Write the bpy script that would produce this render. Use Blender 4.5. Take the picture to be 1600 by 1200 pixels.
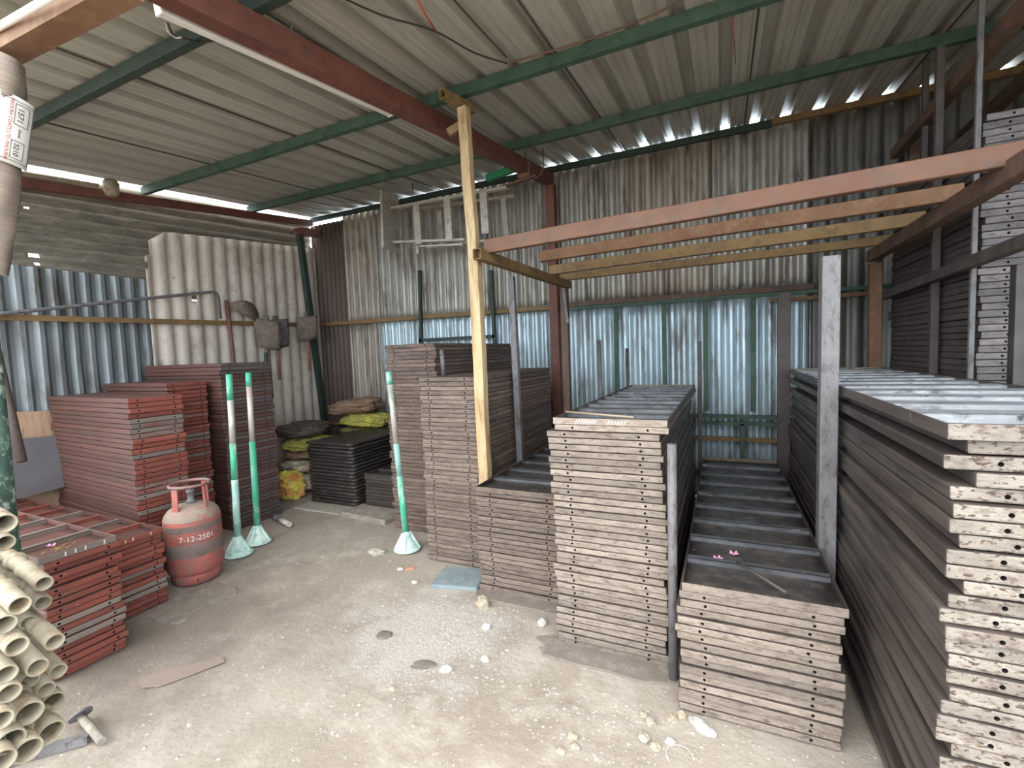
import bpy, bmesh, math, random
from mathutils import Vector, Matrix, noise
random.seed(7)
for o in list(bpy.data.objects): bpy.data.objects.remove(o, do_unlink=True)
SC = bpy.context.scene
COL = SC.collection

# ---------------------------------------------------------------- camera
cam_d = bpy.data.cameras.new('camera')
cam = bpy.data.objects.new('camera', cam_d); COL.objects.link(cam)
yaw, pit, rol = 0.4316, 0.06595, -0.0364
F = Vector((-math.sin(yaw)*math.cos(pit), math.cos(yaw)*math.cos(pit), -math.sin(pit)))
Rt = Vector((math.cos(yaw), math.sin(yaw), 0)); Up = Rt.cross(F)
R2 = math.cos(rol)*Rt+math.sin(rol)*Up; U2 = -math.sin(rol)*Rt+math.cos(rol)*Up
cam.matrix_world = Matrix(((R2.x, U2.x, -F.x, 0), (R2.y, U2.y, -F.y, 0), (R2.z, U2.z, -F.z, 1.55), (0, 0, 0, 1)))
cam_d.sensor_width = 36; cam_d.lens = 36*720/1600; cam_d.clip_start = .05; cam_d.clip_end = 200
SC.camera = cam

# ---------------------------------------------------------------- light: overcast sky over the open yard in front
W = bpy.data.worlds.new('overcast_sky'); SC.world = W; W.use_nodes = True
wn = W.node_tree.nodes; wl = W.node_tree.links
bg = wn['Background']
tc = wn.new('ShaderNodeTexCoord'); sx = wn.new('ShaderNodeSeparateXYZ'); mr = wn.new('ShaderNodeMapRange')
mr.inputs[1].default_value = -.05; mr.inputs[2].default_value = .7
rp = wn.new('ShaderNodeValToRGB')
rp.color_ramp.elements[0].color = (.74, .88, 1.0, 1); rp.color_ramp.elements[1].color = (1.0, .99, .97, 1)
wl.new(tc.outputs['Generated'], sx.inputs[0]); wl.new(sx.outputs[2], mr.inputs[0]); wl.new(mr.outputs[0], rp.inputs[0]); wl.new(rp.outputs[0], bg.inputs[0])
bg.inputs[1].default_value = 3.4
sun_d = bpy.data.lights.new('veiled_sun', 'SUN'); sun_d.energy = 0.9; sun_d.angle = math.radians(60); sun_d.color = (1, .97, .93)
sun = bpy.data.objects.new('veiled_sun', sun_d); COL.objects.link(sun)
sun.rotation_euler = (math.radians(48), 0, math.radians(-12)); sun.location = (0, -5, 8)
SC.view_settings.view_transform = 'Standard'; SC.view_settings.look = 'None'
SC.view_settings.exposure = 0.80; SC.view_settings.gamma = 1; SC.view_settings.use_curve_mapping = False

# ---------------------------------------------------------------- materials
def lin(c):
    f = lambda v: (v/255/12.92) if v/255 <= .04045 else ((v/255+.055)/1.055)**2.4
    g = .3*c[0]+.59*c[1]+.11*c[2]
    c = [v*.86+g*.14 for v in c]
    return (f(c[0]), f(c[1]), f(c[2]), 1)

def mat(name, c1, c2, c3=None, scale=4, stretch=(1, 1, 1), rough=.7, rough2=None, metal=0, bump=.15, bscale=30,
        tint=.0, alt=None, altp=.3, speck=None, speckp=.62, speckscale=60, spec=.5, detail=6, lo=.35, hi=.65):
    m = bpy.data.materials.new(name); m.use_nodes = True
    n = m.node_tree.nodes; l = m.node_tree.links
    b = n['Principled BSDF']
    tcn = n.new('ShaderNodeTexCoord'); mp = n.new('ShaderNodeMapping'); mp.inputs['Scale'].default_value = stretch
    oi = n.new('ShaderNodeObjectInfo')
    sc = n.new('ShaderNodeVectorMath'); sc.operation = 'SCALE'; sc.inputs[0].default_value = (37, 91, 53)
    l.new(oi.outputs['Random'], sc.inputs['Scale'])
    ad = n.new('ShaderNodeVectorMath'); ad.operation = 'ADD'
    l.new(tcn.outputs['Object'], ad.inputs[0]); l.new(sc.outputs[0], ad.inputs[1]); l.new(ad.outputs[0], mp.inputs[0])
    def nz(s, d=detail, r=.6):
        t = n.new('ShaderNodeTexNoise'); t.inputs['Scale'].default_value = s; t.inputs['Detail'].default_value = d
        t.inputs['Roughness'].default_value = r; l.new(mp.outputs[0], t.inputs['Vector']); return t
    def mix(a, bb, fac):
        x = n.new('ShaderNodeMix'); x.data_type = 'RGBA'
        for s, v in ((6, a), (7, bb)):
            if hasattr(v, 'links'): l.new(v, x.inputs[s])
            else: x.inputs[s].default_value = v
        l.new(fac, x.inputs[0]); return x.outputs[2]
    def rng(src, a, c, d=0, e=1):
        x = n.new('ShaderNodeMapRange'); l.new(src, x.inputs[0])
        for i, v in enumerate((a, c, d, e)): x.inputs[i+1].default_value = v
        return x.outputs[0]
    n1 = nz(scale)
    col = mix(lin(c1), lin(c2), rng(n1.outputs['Fac'], lo, hi))
    if c3:
        n3 = nz(scale*2.7, 8, .7)
        col = mix(col, lin(c3), rng(n3.outputs['Fac'], .5, .68))
    if alt:
        g = n.new('ShaderNodeMath'); g.operation = 'MULTIPLY_ADD'; l.new(oi.outputs['Random'], g.inputs[0])
        g.inputs[1].default_value = 7.31; g.inputs[2].default_value = .17
        fr = n.new('ShaderNodeMath'); fr.operation = 'FRACT'; l.new(g.outputs[0], fr.inputs[0])
        gn = n.new('ShaderNodeMath'); gn.operation = 'MULTIPLY_ADD'; l.new(n1.outputs['Fac'], gn.inputs[0]); gn.inputs[1].default_value = .5; l.new(fr.outputs[0], gn.inputs[2])
        col = mix(lin(alt), col, rng(gn.outputs[0], altp+.22, altp+.32))
    if speck:
        n4 = nz(speckscale, 3, .6)
        col = mix(col, lin(speck), rng(n4.outputs['Fac'], speckp, speckp+.06))
    if tint:
        h = n.new('ShaderNodeHueSaturation'); l.new(col, h.inputs['Color'])
        l.new(rng(oi.outputs['Random'], 0, 1, 1-tint, 1+tint), h.inputs['Value']); col = h.outputs[0]
    l.new(col, b.inputs['Base Color'])
    b.inputs['Metallic'].default_value = metal
    b.inputs['Specular IOR Level'].default_value = spec
    l.new(rng(nz(scale*3).outputs['Fac'], .35, .65, rough, rough2 if rough2 is not None else min(1, rough+.12)), b.inputs['Roughness'])
    if bump:
        bp = n.new('ShaderNodeBump'); bp.inputs['Strength'].default_value = bump; bp.inputs['Distance'].default_value = .01
        l.new(nz(bscale, 6, .65).outputs['Fac'], bp.inputs['Height']); l.new(bp.outputs[0], b.inputs['Normal'])
    return m

# ---------------------------------------------------------------- tagging and linking
def lab(o, label, cat, group=None, kind=None):
    assert 4 <= len(label.split()) <= 16, label
    o['label'] = label; o['category'] = cat
    if group: o['group'] = group
    if kind: o['kind'] = kind
    return o

def empty(name, loc=(0, 0, 0), rz=0):
    o = bpy.data.objects.new(name, None); COL.objects.link(o); o.location = loc; o.rotation_euler = (0, 0, rz)
    o.empty_display_size = .1
    return o

class MB:
    def __init__(s): s.bm = bmesh.new(); s.mi = 0
    def _faces(s, vs, fs, smooth=False):
        bv = [s.bm.verts.new(v) for v in vs]
        for f in fs:
            try:
                q = s.bm.faces.new([bv[i] for i in f]); q.material_index = s.mi; q.smooth = smooth
            except ValueError: pass
        return bv
    def box(s, a, b):
        x0, y0, z0 = a; x1, y1, z1 = b
        s._faces([(x0,y0,z0),(x1,y0,z0),(x1,y1,z0),(x0,y1,z0),(x0,y0,z1),(x1,y0,z1),(x1,y1,z1),(x0,y1,z1)],
                 [(3,2,1,0),(4,5,6,7),(0,1,5,4),(1,2,6,5),(2,3,7,6),(3,0,4,7)])
        return s
    def bar(s, p, q, w, h, up=(0, 0, 1), hollow=0, seg=1, wob=0):
        p = Vector(p); q = Vector(q); d = (q-p).normalized(); up = Vector(up)
        if abs(d.dot(up)) > .99: up = Vector((0, 1, 0))
        sd = d.cross(up).normalized(); u = sd.cross(d).normalized()
        vs = []; fs = []
        for i in range(seg+1):
            c = p.lerp(q, i/seg)
            if wob and 0 < i < seg: c = c+sd*random.uniform(-wob, wob)+u*random.uniform(-wob, wob)
            for (a, b) in ((-1,-1),(1,-1),(1,1),(-1,1)): vs.append(c+sd*a*w/2+u*b*h/2)
        for i in range(seg):
            for k in range(4): fs.append((i*4+k, i*4+(k+1)%4, i*4+4+(k+1)%4, i*4+4+k))
        n = seg*4
        if not hollow:
            fs += [(3,2,1,0), (n,n+1,n+2,n+3)]
        else:
            t = hollow
            for e, c, sg in ((0, p, 1), (n, q, -1)):
                base = len(vs)
                for dd in (0, .06):
                    for (a, b) in ((-1,-1),(1,-1),(1,1),(-1,1)): vs.append(c+sd*a*(w/2-t)+u*b*(h/2-t)+d*sg*dd)
                for k in range(4):
                    k2 = (k+1) % 4
                    fs.append((e+k2, e+k, base+k, base+k2) if sg > 0 else (e+k, e+k2, base+k2, base+k))
                    fs.append((base+k2, base+k, base+4+k, base+4+k2) if sg > 0 else (base+k, base+k2, base+4+k2, base+4+k))
                fs.append(tuple(base+4+k for k in ((3,2,1,0) if sg > 0 else (0,1,2,3))))
        s._faces(vs, fs); return s
    def tube(s, pts, r, n=10, caps=True, hollow=0):
        pts = [Vector(p) for p in pts]
        rs = r if isinstance(r, (list, tuple)) else [r]*len(pts)
        ds = []
        for i in range(len(pts)):
            a = pts[max(0, i-1)]; b = pts[min(len(pts)-1, i+1)]; d = (b-a)
            ds.append(d.normalized() if d.length > 1e-9 else (ds[-1] if ds else Vector((0,0,1))))
        up = Vector((0, 0, 1)) if abs(ds[0].z) < .9 else Vector((0, 1, 0))
        sd = ds[0].cross(up).normalized(); vs = []; fs = []
        for i, p in enumerate(pts):
            sd = (sd-ds[i]*sd.dot(ds[i])).normalized(); u = ds[i].cross(sd)
            for k in range(n):
                t = 2*math.pi*k/n; vs.append(p+(sd*math.cos(t)+u*math.sin(t))*rs[i])
        for i in range(len(pts)-1):
            for k in range(n): fs.append((i*n+k, i*n+(k+1) % n, (i+1)*n+(k+1) % n, (i+1)*n+k))
        s._faces(vs, fs, True)
        if caps:
            e = (len(pts)-1)*n
            bv = s.bm.verts; bv.ensure_lookup_table(); b0 = len(bv)-len(vs)
            for idx in ([b0+k for k in range(n)][::-1], [b0+e+k for k in range(n)]):
                f = s.bm.faces.new([bv[i] for i in idx]); f.material_index = s.mi
        return s
    def lathe(s, prof, n=24, c=(0, 0, 0), mtx=None, smooth=True):
        vs = []; fs = []
        for (r, z) in prof:
            for k in range(n):
                t = 2*math.pi*k/n; v = Vector((r*math.cos(t), r*math.sin(t), z))
                if mtx: v = mtx @ v
                vs.append(v+Vector(c))
        for i in range(len(prof)-1):
            for k in range(n): fs.append((i*n+k, i*n+(k+1) % n, (i+1)*n+(k+1) % n, (i+1)*n+k))
        s._faces(vs, fs, smooth); return s
    def prism(s, poly, d, smooth=False):
        n = len(poly); vs = [Vector(p) for p in poly]+[Vector(p)+Vector(d) for p in poly]
        fs = [tuple(range(n))[::-1], tuple(range(n, 2*n))]+[(i, (i+1) % n, n+(i+1) % n, n+i) for i in range(n)]
        s._faces(vs, fs, smooth); return s
    def build(s, name, mats, parent=None, loc=None, recalc=True):
        if recalc: bmesh.ops.recalc_face_normals(s.bm, faces=s.bm.faces[:])
        me = bpy.data.meshes.new(name); s.bm.to_mesh(me); s.bm.free()
        for m in (mats if isinstance(mats, (list, tuple)) else [mats]): me.materials.append(m)
        o = bpy.data.objects.new(name, me); COL.objects.link(o)
        if parent: o.parent = parent
        if loc: o.location = loc
        return o

def bevel(o, w=.003, seg=2):
    m = o.modifiers.new('bevel', 'BEVEL'); m.width = w; m.segments = seg; m.limit_method = 'ANGLE'; m.angle_limit = math.radians(50); return o

def roofz(y): return 3.62+.1*(y-5.1)

# palette
RUST_DK = mat('oiled_dark_steel', (62,54,50), (84,74,68), (50,46,46), scale=3, stretch=(1,.4,3), rough=.38, rough2=.55, metal=.0, bump=.06, tint=.12)
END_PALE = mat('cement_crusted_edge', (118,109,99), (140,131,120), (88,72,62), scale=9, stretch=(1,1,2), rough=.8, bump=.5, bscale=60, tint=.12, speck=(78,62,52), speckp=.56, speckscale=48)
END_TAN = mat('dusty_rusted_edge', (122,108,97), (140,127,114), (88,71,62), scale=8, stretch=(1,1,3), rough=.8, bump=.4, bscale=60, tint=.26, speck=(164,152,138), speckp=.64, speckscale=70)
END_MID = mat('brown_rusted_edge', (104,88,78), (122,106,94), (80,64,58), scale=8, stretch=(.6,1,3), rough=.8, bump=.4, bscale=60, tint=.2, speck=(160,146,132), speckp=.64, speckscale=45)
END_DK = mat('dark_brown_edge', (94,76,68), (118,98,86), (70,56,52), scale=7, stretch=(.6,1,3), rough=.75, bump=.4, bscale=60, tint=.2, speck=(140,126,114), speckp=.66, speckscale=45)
RED = mat('red_oxide_edge', (136,60,45), (112,50,40), (106,66,56), scale=6, stretch=(.8,1,2), rough=.65, bump=.25, tint=.18, alt=(112,98,90), altp=.24, speck=(170,150,140), speckp=.68, speckscale=40)
RED_SIDE = mat('red_oxide_side', (92,54,46), (78,50,44), (72,54,48), scale=3, stretch=(1,.4,3), rough=.5, bump=.1, tint=.16)
RED_DK = mat('dark_red_brown_edge', (92,58,52), (78,62,56), (106,58,48), scale=6, stretch=(.8,1,2), rough=.7, bump=.25, tint=.2, alt=(86,76,72), altp=.45, speck=(150,140,134), speckp=.68, speckscale=30)
BLACK = mat('black_oiled_sheet', (44,40,38), (58,52,48), (72,66,60), scale=4, rough=.45, bump=.1, tint=.1)
RIB = mat('oiled_rib_steel', (78,80,84), (104,106,110), (60,58,58), scale=6, stretch=(.6,2,1), rough=.32, rough2=.5, metal=.2, bump=.2, tint=.06, speck=(170,172,172), speckp=.67, speckscale=22)
RIB_PALE = mat('worn_sheen_rib_steel', (128,132,138), (160,164,168), (84,84,88), scale=7, stretch=(.6,2,1), rough=.34, rough2=.5, metal=.2, bump=.3, tint=.06, speck=(60,60,62), speckp=.64, speckscale=40)  # pale bluish tone paints the sky's reflection onto the oiled ribs
PAN = mat('dark_plate_face', (50,48,48), (66,62,60), (92,84,76), scale=5, rough=.35, rough2=.6, bump=.1, tint=.06, speck=(150,140,126), speckp=.7, speckscale=30)
GREEN = mat('green_painted_steel', (52,82,66), (66,94,78), (42,64,54), scale=5, rough=.55, bump=.1, spec=.4)
DGREEN = mat('dark_green_steel', (36,54,46), (46,64,56), (30,42,38), scale=5, rough=.55, bump=.1)
MAROON = mat('maroon_painted_steel', (106,60,48), (120,68,54), (90,54,44), scale=5, rough=.6, bump=.1, speck=(150,90,60), speckp=.68, speckscale=20)
RUSTO = mat('orange_rust_steel', (128,94,68), (112,78,56), (134,104,78), scale=6, rough=.7, bump=.2, spec=.3)
WOODY = mat('yellow_timber', (166,136,92), (194,168,126), (134,98,58), scale=3, stretch=(3,3,.5), rough=.75, bump=.15, speck=(120,80,50), speckp=.72, speckscale=9)
WOODO = mat('ochre_steel_tube', (138,108,64), (120,92,54), (100,74,48), scale=4, stretch=(1,1,1), rough=.65, bump=.15)
WOODR = mat('salmon_rust_tube', (118,82,62), (108,70,52), (98,76,64), scale=4, rough=.65, bump=.15)
BROWNP = mat('brown_post_steel', (104,78,62), (84,66,56), (128,88,64), scale=4, stretch=(2,2,.6), rough=.65, bump=.15)
GREYP = mat('weathered_grey_steel', (98,96,98), (116,114,116), (74,66,62), scale=5, stretch=(2,2,.8), rough=.55, metal=.1, bump=.25, speck=(80,72,68), speckp=.64, speckscale=50)
DARKP = mat('dark_brown_steel', (70,60,56), (86,74,68), (56,48,46), scale=4, rough=.6, bump=.1)
ALU = mat('aluminium', (206,198,184), (184,176,162), (158,146,130), scale=6, rough=.4, metal=.6, bump=.05)
WHITE = mat('white_plastic', (236,234,228), (226,224,216), scale=4, rough=.35, bump=.0)
END_FAR = mat('shaded_grey_edge', (98,93,96), (118,113,114), (80,70,66), scale=8, stretch=(1,1,3), rough=.7, bump=.3, tint=.32)  # darker bluish plate ends: the towering stack's weaker light put into the colour
CREAM = mat('cream_paint_pipe', (160,150,128), (142,132,112), (128,98,62), scale=9, rough=.5, bump=.15, tint=.07, speck=(122,104,84), speckp=.68, speckscale=30)
CREAM_IN = mat('pipe_inside', (70,58,56), (54,46,44), scale=9, rough=.8, bump=.1)
HOLE = mat('hole_dark', (24,20,18), (30,26,24), rough=.9, bump=0)
CHALK = mat('white_chalk_paint', (214,210,204), (198,194,188), scale=20, rough=.9, bump=0)
WIREM = mat('dark_cable', (48,42,40), (58,52,48), rough=.7, bump=0)
CORD = mat('pale_cord', (198,192,178), (184,176,160), rough=.8, bump=0)
REDTAPE = mat('red_tape', (190,84,70), (170,70,60), rough=.7, bump=0)

# ================================================================ SETTING
def galv(name, c1, c2, rust, rustp, rough=.36, metal=.55, streak=2.6):
    return mat(name, c1, c2, rust, scale=1.1, stretch=(streak, streak, .6), rough=rough, rough2=rough+.15, metal=metal, bump=.05, bscale=12, lo=rustp, hi=rustp+.35, detail=3)
GALV = galv('skylit_galvanised_sheet', (186,204,212), (156,170,176), (124,116,110), .42)  # lower wall sheets: bluish skylight from the open front put into the colour
GALV_L = galv('dented_left_sheet', (142,150,154), (108,113,116), (92,84,78), .36, .5, .5)
GALV_SHADED = galv('shaded_galvanised_sheet', (172,168,158), (140,134,124), (104,94,84), .42, .42, .5)  # upper wall sheets: same metal, the roof's shade put into the colour
GALV_TAN = galv('stained_galvanised_sheet', (172,162,148), (140,128,114), (112,94,80), .4, .45, .4)
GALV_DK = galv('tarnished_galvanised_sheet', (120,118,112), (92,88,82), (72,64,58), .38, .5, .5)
BROWN_SH = mat('brown_painted_sheet', (92,74,64), (80,64,56), (68,55,48), scale=3, stretch=(6,6,.6), rough=.6, bump=.1)
ASB = mat('mossy_grey_cement_sheet', (136,128,114), (106,98,86), (96,98,74), scale=3, stretch=(1,1,3), rough=.9, bump=.5, bscale=40, speck=(150,144,134), speckp=.64, speckscale=22)
ASBW = mat('off_white_cement_sheet', (208,196,182), (190,176,162), (164,146,132), scale=2.2, stretch=(1,1,.7), rough=.8, bump=.2, speck=(104,88,74), speckp=.7, speckscale=16)
ROOF = mat('grey_roof_sheet', (184,181,168), (172,169,157), (158,153,141), scale=1.2, stretch=(3,.4,1), rough=.36, rough2=.5, metal=.2, bump=.03)
DIRT = mat('trodden_dirt', (160,150,137), (140,129,116), (172,163,151), scale=1.1, rough=.95, bump=.7, bscale=26, speck=(214,206,194), speckp=.66, speckscale=42, detail=10)

# a greyish sweep of crushed stone dust trodden into the dirt in the middle of the floor
nt = DIRT.node_tree; b_ = nt.nodes['Principled BSDF']; src = b_.inputs['Base Color'].links[0].from_socket
def nn_(t, **k):
    x = nt.nodes.new(t)
    for a, v in k.items(): setattr(x, a, v)
    return x
tc_ = nn_('ShaderNodeTexCoord'); mp_ = nn_('ShaderNodeMapping'); mp_.inputs['Location'].default_value = (2.6, -3.9, 0); mp_.inputs['Scale'].default_value = (1.7, 1.9, 1)
ln_ = nn_('ShaderNodeVectorMath', operation='LENGTH'); nz_ = nn_('ShaderNodeTexNoise'); nz_.inputs['Scale'].default_value = 5; nz_.inputs['Detail'].default_value = 8
nt.links.new(tc_.outputs['Object'], mp_.inputs[0]); nt.links.new(mp_.outputs[0], ln_.inputs[0]); nt.links.new(tc_.outputs['Object'], nz_.inputs['Vector'])
ma_ = nn_('ShaderNodeMath', operation='MULTIPLY_ADD'); ma_.inputs[1].default_value = 1.6; nt.links.new(nz_.outputs['Fac'], ma_.inputs[0]); nt.links.new(ln_.outputs['Value'], ma_.inputs[2])
mr_ = nn_('ShaderNodeMapRange'); nt.links.new(ma_.outputs[0], mr_.inputs[0]); mr_.inputs[1].default_value = 1.75; mr_.inputs[2].default_value = 1.25
n2_ = nn_('ShaderNodeTexNoise'); n2_.inputs['Scale'].default_value = 90; n2_.inputs['Detail'].default_value = 4; nt.links.new(tc_.outputs['Object'], n2_.inputs['Vector'])
m2_ = nn_('ShaderNodeMath', operation='MULTIPLY'); nt.links.new(mr_.outputs[0], m2_.inputs[0])
m3_ = nn_('ShaderNodeMapRange'); nt.links.new(n2_.outputs['Fac'], m3_.inputs[0]); m3_.inputs[1].default_value = .42; m3_.inputs[2].default_value = .58; m3_.inputs[3].default_value = .35
nt.links.new(m3_.outputs[0], m2_.inputs[1])
mx_ = nn_('ShaderNodeMix', data_type='RGBA'); nt.links.new(m2_.outputs[0], mx_.inputs[0]); nt.links.new(src, mx_.inputs[6]); mx_.inputs[7].default_value = lin((176,172,166)); # oily, darker dirt where plates and pipes are handled along the left side
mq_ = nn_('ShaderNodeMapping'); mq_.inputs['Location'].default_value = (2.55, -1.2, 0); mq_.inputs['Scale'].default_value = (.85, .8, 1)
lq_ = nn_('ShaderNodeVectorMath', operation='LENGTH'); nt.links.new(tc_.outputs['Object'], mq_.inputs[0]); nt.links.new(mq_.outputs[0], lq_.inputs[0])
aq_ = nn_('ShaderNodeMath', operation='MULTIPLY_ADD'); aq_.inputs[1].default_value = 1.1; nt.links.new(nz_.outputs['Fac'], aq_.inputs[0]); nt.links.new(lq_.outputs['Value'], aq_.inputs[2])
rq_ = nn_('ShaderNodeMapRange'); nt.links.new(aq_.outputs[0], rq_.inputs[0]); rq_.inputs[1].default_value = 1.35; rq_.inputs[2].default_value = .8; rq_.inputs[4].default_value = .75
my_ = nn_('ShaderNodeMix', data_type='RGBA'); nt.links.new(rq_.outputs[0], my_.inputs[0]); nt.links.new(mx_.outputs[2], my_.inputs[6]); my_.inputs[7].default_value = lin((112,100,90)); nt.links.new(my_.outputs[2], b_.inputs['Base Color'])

def sheet(name, o, ud, vd, ul, vl, pitch, amp, m, parent=None, along='u', prof='sin', nv=10, dent=.004, holes=(), cut=None, nseg=8, thick=.0012, seed=0):
    """a corrugated sheet: o corner, ud/vd unit directions, the waves run along 'u' or 'v'"""
    o = Vector(o); ud = Vector(ud); vd = Vector(vd); nn = ud.cross(vd)
    nu = int(ul/pitch*nseg) if along == 'u' else nv
    mv = nv if along == 'u' else int(vl/pitch*nseg)
    def h(t):
        t = (t/pitch) % 1
        if prof == 'sin': return amp*math.cos(2*math.pi*t)-amp*.22*math.cos(4*math.pi*t)
        if prof == 'trap':
            k = .18
            a = .32
            if t < a: return amp
            if t < a+k: return amp*(1-2*(t-a)/k)
            if t < 1-k: return -amp
            return amp*(-1+2*(t-1+k)/k)
    us = [ul*i/nu for i in range(nu+1)]; vs_ = [vl*j/mv for j in range(mv+1)]
    bm = bmesh.new(); g = []
    for u in us:
        row = []
        for v in vs_:
            w = h(u if along == 'u' else v)+dent*noise.noise(Vector((u*2.2+seed*7, v*1.6, seed)))*2+dent*.6*noise.noise(Vector((u*9, v*5, seed+3)))
            dv = (cut(u, v) if cut else 0)
            row.append(bm.verts.new(o+ud*u+vd*(v+dv)+nn*w))
        g.append(row)
    for i in range(nu):
        for j in range(mv):
            cu = (us[i]+us[i+1])/2; cv = (vs_[j]+vs_[j+1])/2
            if any(abs(cu-a) < r and abs(cv-b) < r2 for a, b, r, r2 in holes): continue
            f = bm.faces.new([g[i][j], g[i+1][j], g[i+1][j+1], g[i][j+1]]); f.smooth = prof == 'sin'
    me = bpy.data.meshes.new(name); bm.to_mesh(me); bm.free(); me.materials.append(m)
    ob = bpy.data.objects.new(name, me); COL.objects.link(ob); ob.parent = parent
    s = ob.modifiers.new('thickness', 'SOLIDIFY'); s.thickness = thick
    return ob

def struct(o, label, cat): return lab(o, label, cat, kind='structure')

# floor: uneven trodden dirt, running on into the yard in front
def axis(lo, hi, a, b, st):
    r = [lo]; x = lo
    pts = []
    x = a
    while x <= b+1e-6: pts.append(x); x += st
    outl = [a-(a-lo)*t for t in (1, .6, .35, .18, .07)]
    outr = [b+(hi-b)*t for t in (.07, .18, .35, .6, 1)]
    return outl+pts+outr
def floor_h(x, y):
    return .012*noise.noise(Vector((x*1.3, y*1.3, 0)))+.006*noise.noise(Vector((x*5, y*5, 2)))-.008
xs = axis(-30, 30, -5.6, 2.6, .06); ys = axis(-30, 12, .3, 5.2, .06)
bm = bmesh.new(); g = [[bm.verts.new((x, y, floor_h(x, y))) for y in ys] for x in xs]
for i in range(len(xs)-1):
    for j in range(len(ys)-1):
        f = bm.faces.new((g[i][j], g[i+1][j], g[i+1][j+1], g[i][j+1])); f.smooth = True
me = bpy.data.meshes.new('floor'); bm.to_mesh(me); bm.free(); me.materials.append(DIRT)
fl = bpy.data.objects.new('floor', me); COL.objects.link(fl); struct(fl, 'pale trodden dirt floor of the open shed', 'floor')

# back wall: overlapping corrugated sheets
X, Z = (1, 0, 0), (0, 0, 1)
wb = sheet('wall_back', (-4.36, 5.12, 0), X, Z, 2.62, 2.12, .112, .030, GALV, nv=14, seed=1, holes=())
struct(wb, 'back wall clad in overlapping corrugated galvanised sheets', 'wall')
def bs(x0, x1, z0, z1, m, y=5.1, pitch=.112, amp=.030, lbl=None, **k):
    o = sheet('corrugated_sheet', (x0, y, z0), X, Z, x1-x0, z1-z0, pitch, amp, m, parent=wb, **k)
    if lbl: o['label'] = lbl
    return o
bs(-5.5, -4.84, 0, 3.52, BROWN_SH, 5.085, pitch=.086, amp=.014, seed=2, lbl='brown painted corrugated sheet')
bs(-4.88, -4.30, 0, 2.10, GALV_TAN, 5.11, seed=3)
bs(-4.88, -4.30, 2.05, 3.58, GALV_TAN, 5.10, seed=4)
bs(-4.34, -3.40, 2.04, 3.60, GALV_SHADED, 5.095, seed=5, holes=((.94, 1.42, .012, .06), (.80, .31, .012, .06)))
bs(-3.43, -2.55, 2.03, 3.60, GALV_SHADED, 5.105, seed=6, holes=((.05, .32, .01, .06),))
bs(-2.58, -1.72, 2.03, 3.60, GALV_SHADED, 5.095, seed=7)
bs(-1.76, -.90, 0, 2.12, GALV, 5.12, seed=8); bs(-.93, -.12, 0, 2.10, GALV, 5.11, seed=9)
bs(-.15, .74, 0, 2.12, GALV, 5.12, seed=10)
bs(-1.76, -.90, 2.04, 3.62, GALV_SHADED, 5.10, seed=11)
bs(-.93, -.06, 2.04, 3.62, GALV_TAN, 5.095, seed=12, holes=((.18, 1.27, .01, .05), (.88, 1.42, .01, .05)))
bs(-.09, .74, 2.04, 3.63, GALV_SHADED, 5.10, seed=13)
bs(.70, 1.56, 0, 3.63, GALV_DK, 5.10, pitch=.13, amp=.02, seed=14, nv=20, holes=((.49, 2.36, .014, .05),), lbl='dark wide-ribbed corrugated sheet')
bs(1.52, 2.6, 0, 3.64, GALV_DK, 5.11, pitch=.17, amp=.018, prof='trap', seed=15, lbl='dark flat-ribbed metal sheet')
# left wall
Y = (0, 1, 0)
wl_ = sheet('wall_left', (-5.5, .9, 0), Y, Z, 2.2, 2.46, .12, .016, GALV_L, prof='trap', nv=12, dent=.012, seed=20,
            holes=((.83, 2.06, .02, .09), (.98, 2.06, .012, .06), (1.62, 2.05, .012, .06)))
struct(wl_, 'left wall patched from galvanised, grey and off-white corrugated sheets', 'wall')
o = sheet('corrugated_sheet', (-5.54, .9, 2.30), Y, Z, 4.2, 1.01, .088, .012, ASB, parent=wl_, along='v', nv=120, dent=.008, seed=21, holes=((1.12, .27, .034, .018), (1.14, .20, .018, .008), (1.09, .68, .018, .008)),
          cut=lambda u, v: (v/1.01)*(-.12+.1*u)); o['label'] = 'mossy grey corrugated cement sheet, ribs running level'
def wcut(u, v):
    if v > 2.55: return .1*u-.14*max(0, .22-u)/.22*(v-2.55)/.4
    return 0
o = sheet('corrugated_sheet', (-5.45, 2.84, 0), Y, Z, 2.25, 2.97, .165, .017, ASBW, parent=wl_, nv=30, dent=.004, seed=22, nseg=10, thick=.005,
          holes=((.47, 2.31, .03, .07), (.02, 2.85, .05, .12), (.0, 2.65, .03, .05)), cut=wcut); o['label'] = 'off-white painted corrugated cement sheet'
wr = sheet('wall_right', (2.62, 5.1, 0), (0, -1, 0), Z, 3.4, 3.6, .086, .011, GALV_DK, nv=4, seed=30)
struct(wr, 'dark right wall of the shed behind the tall stack', 'wall')

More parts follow.
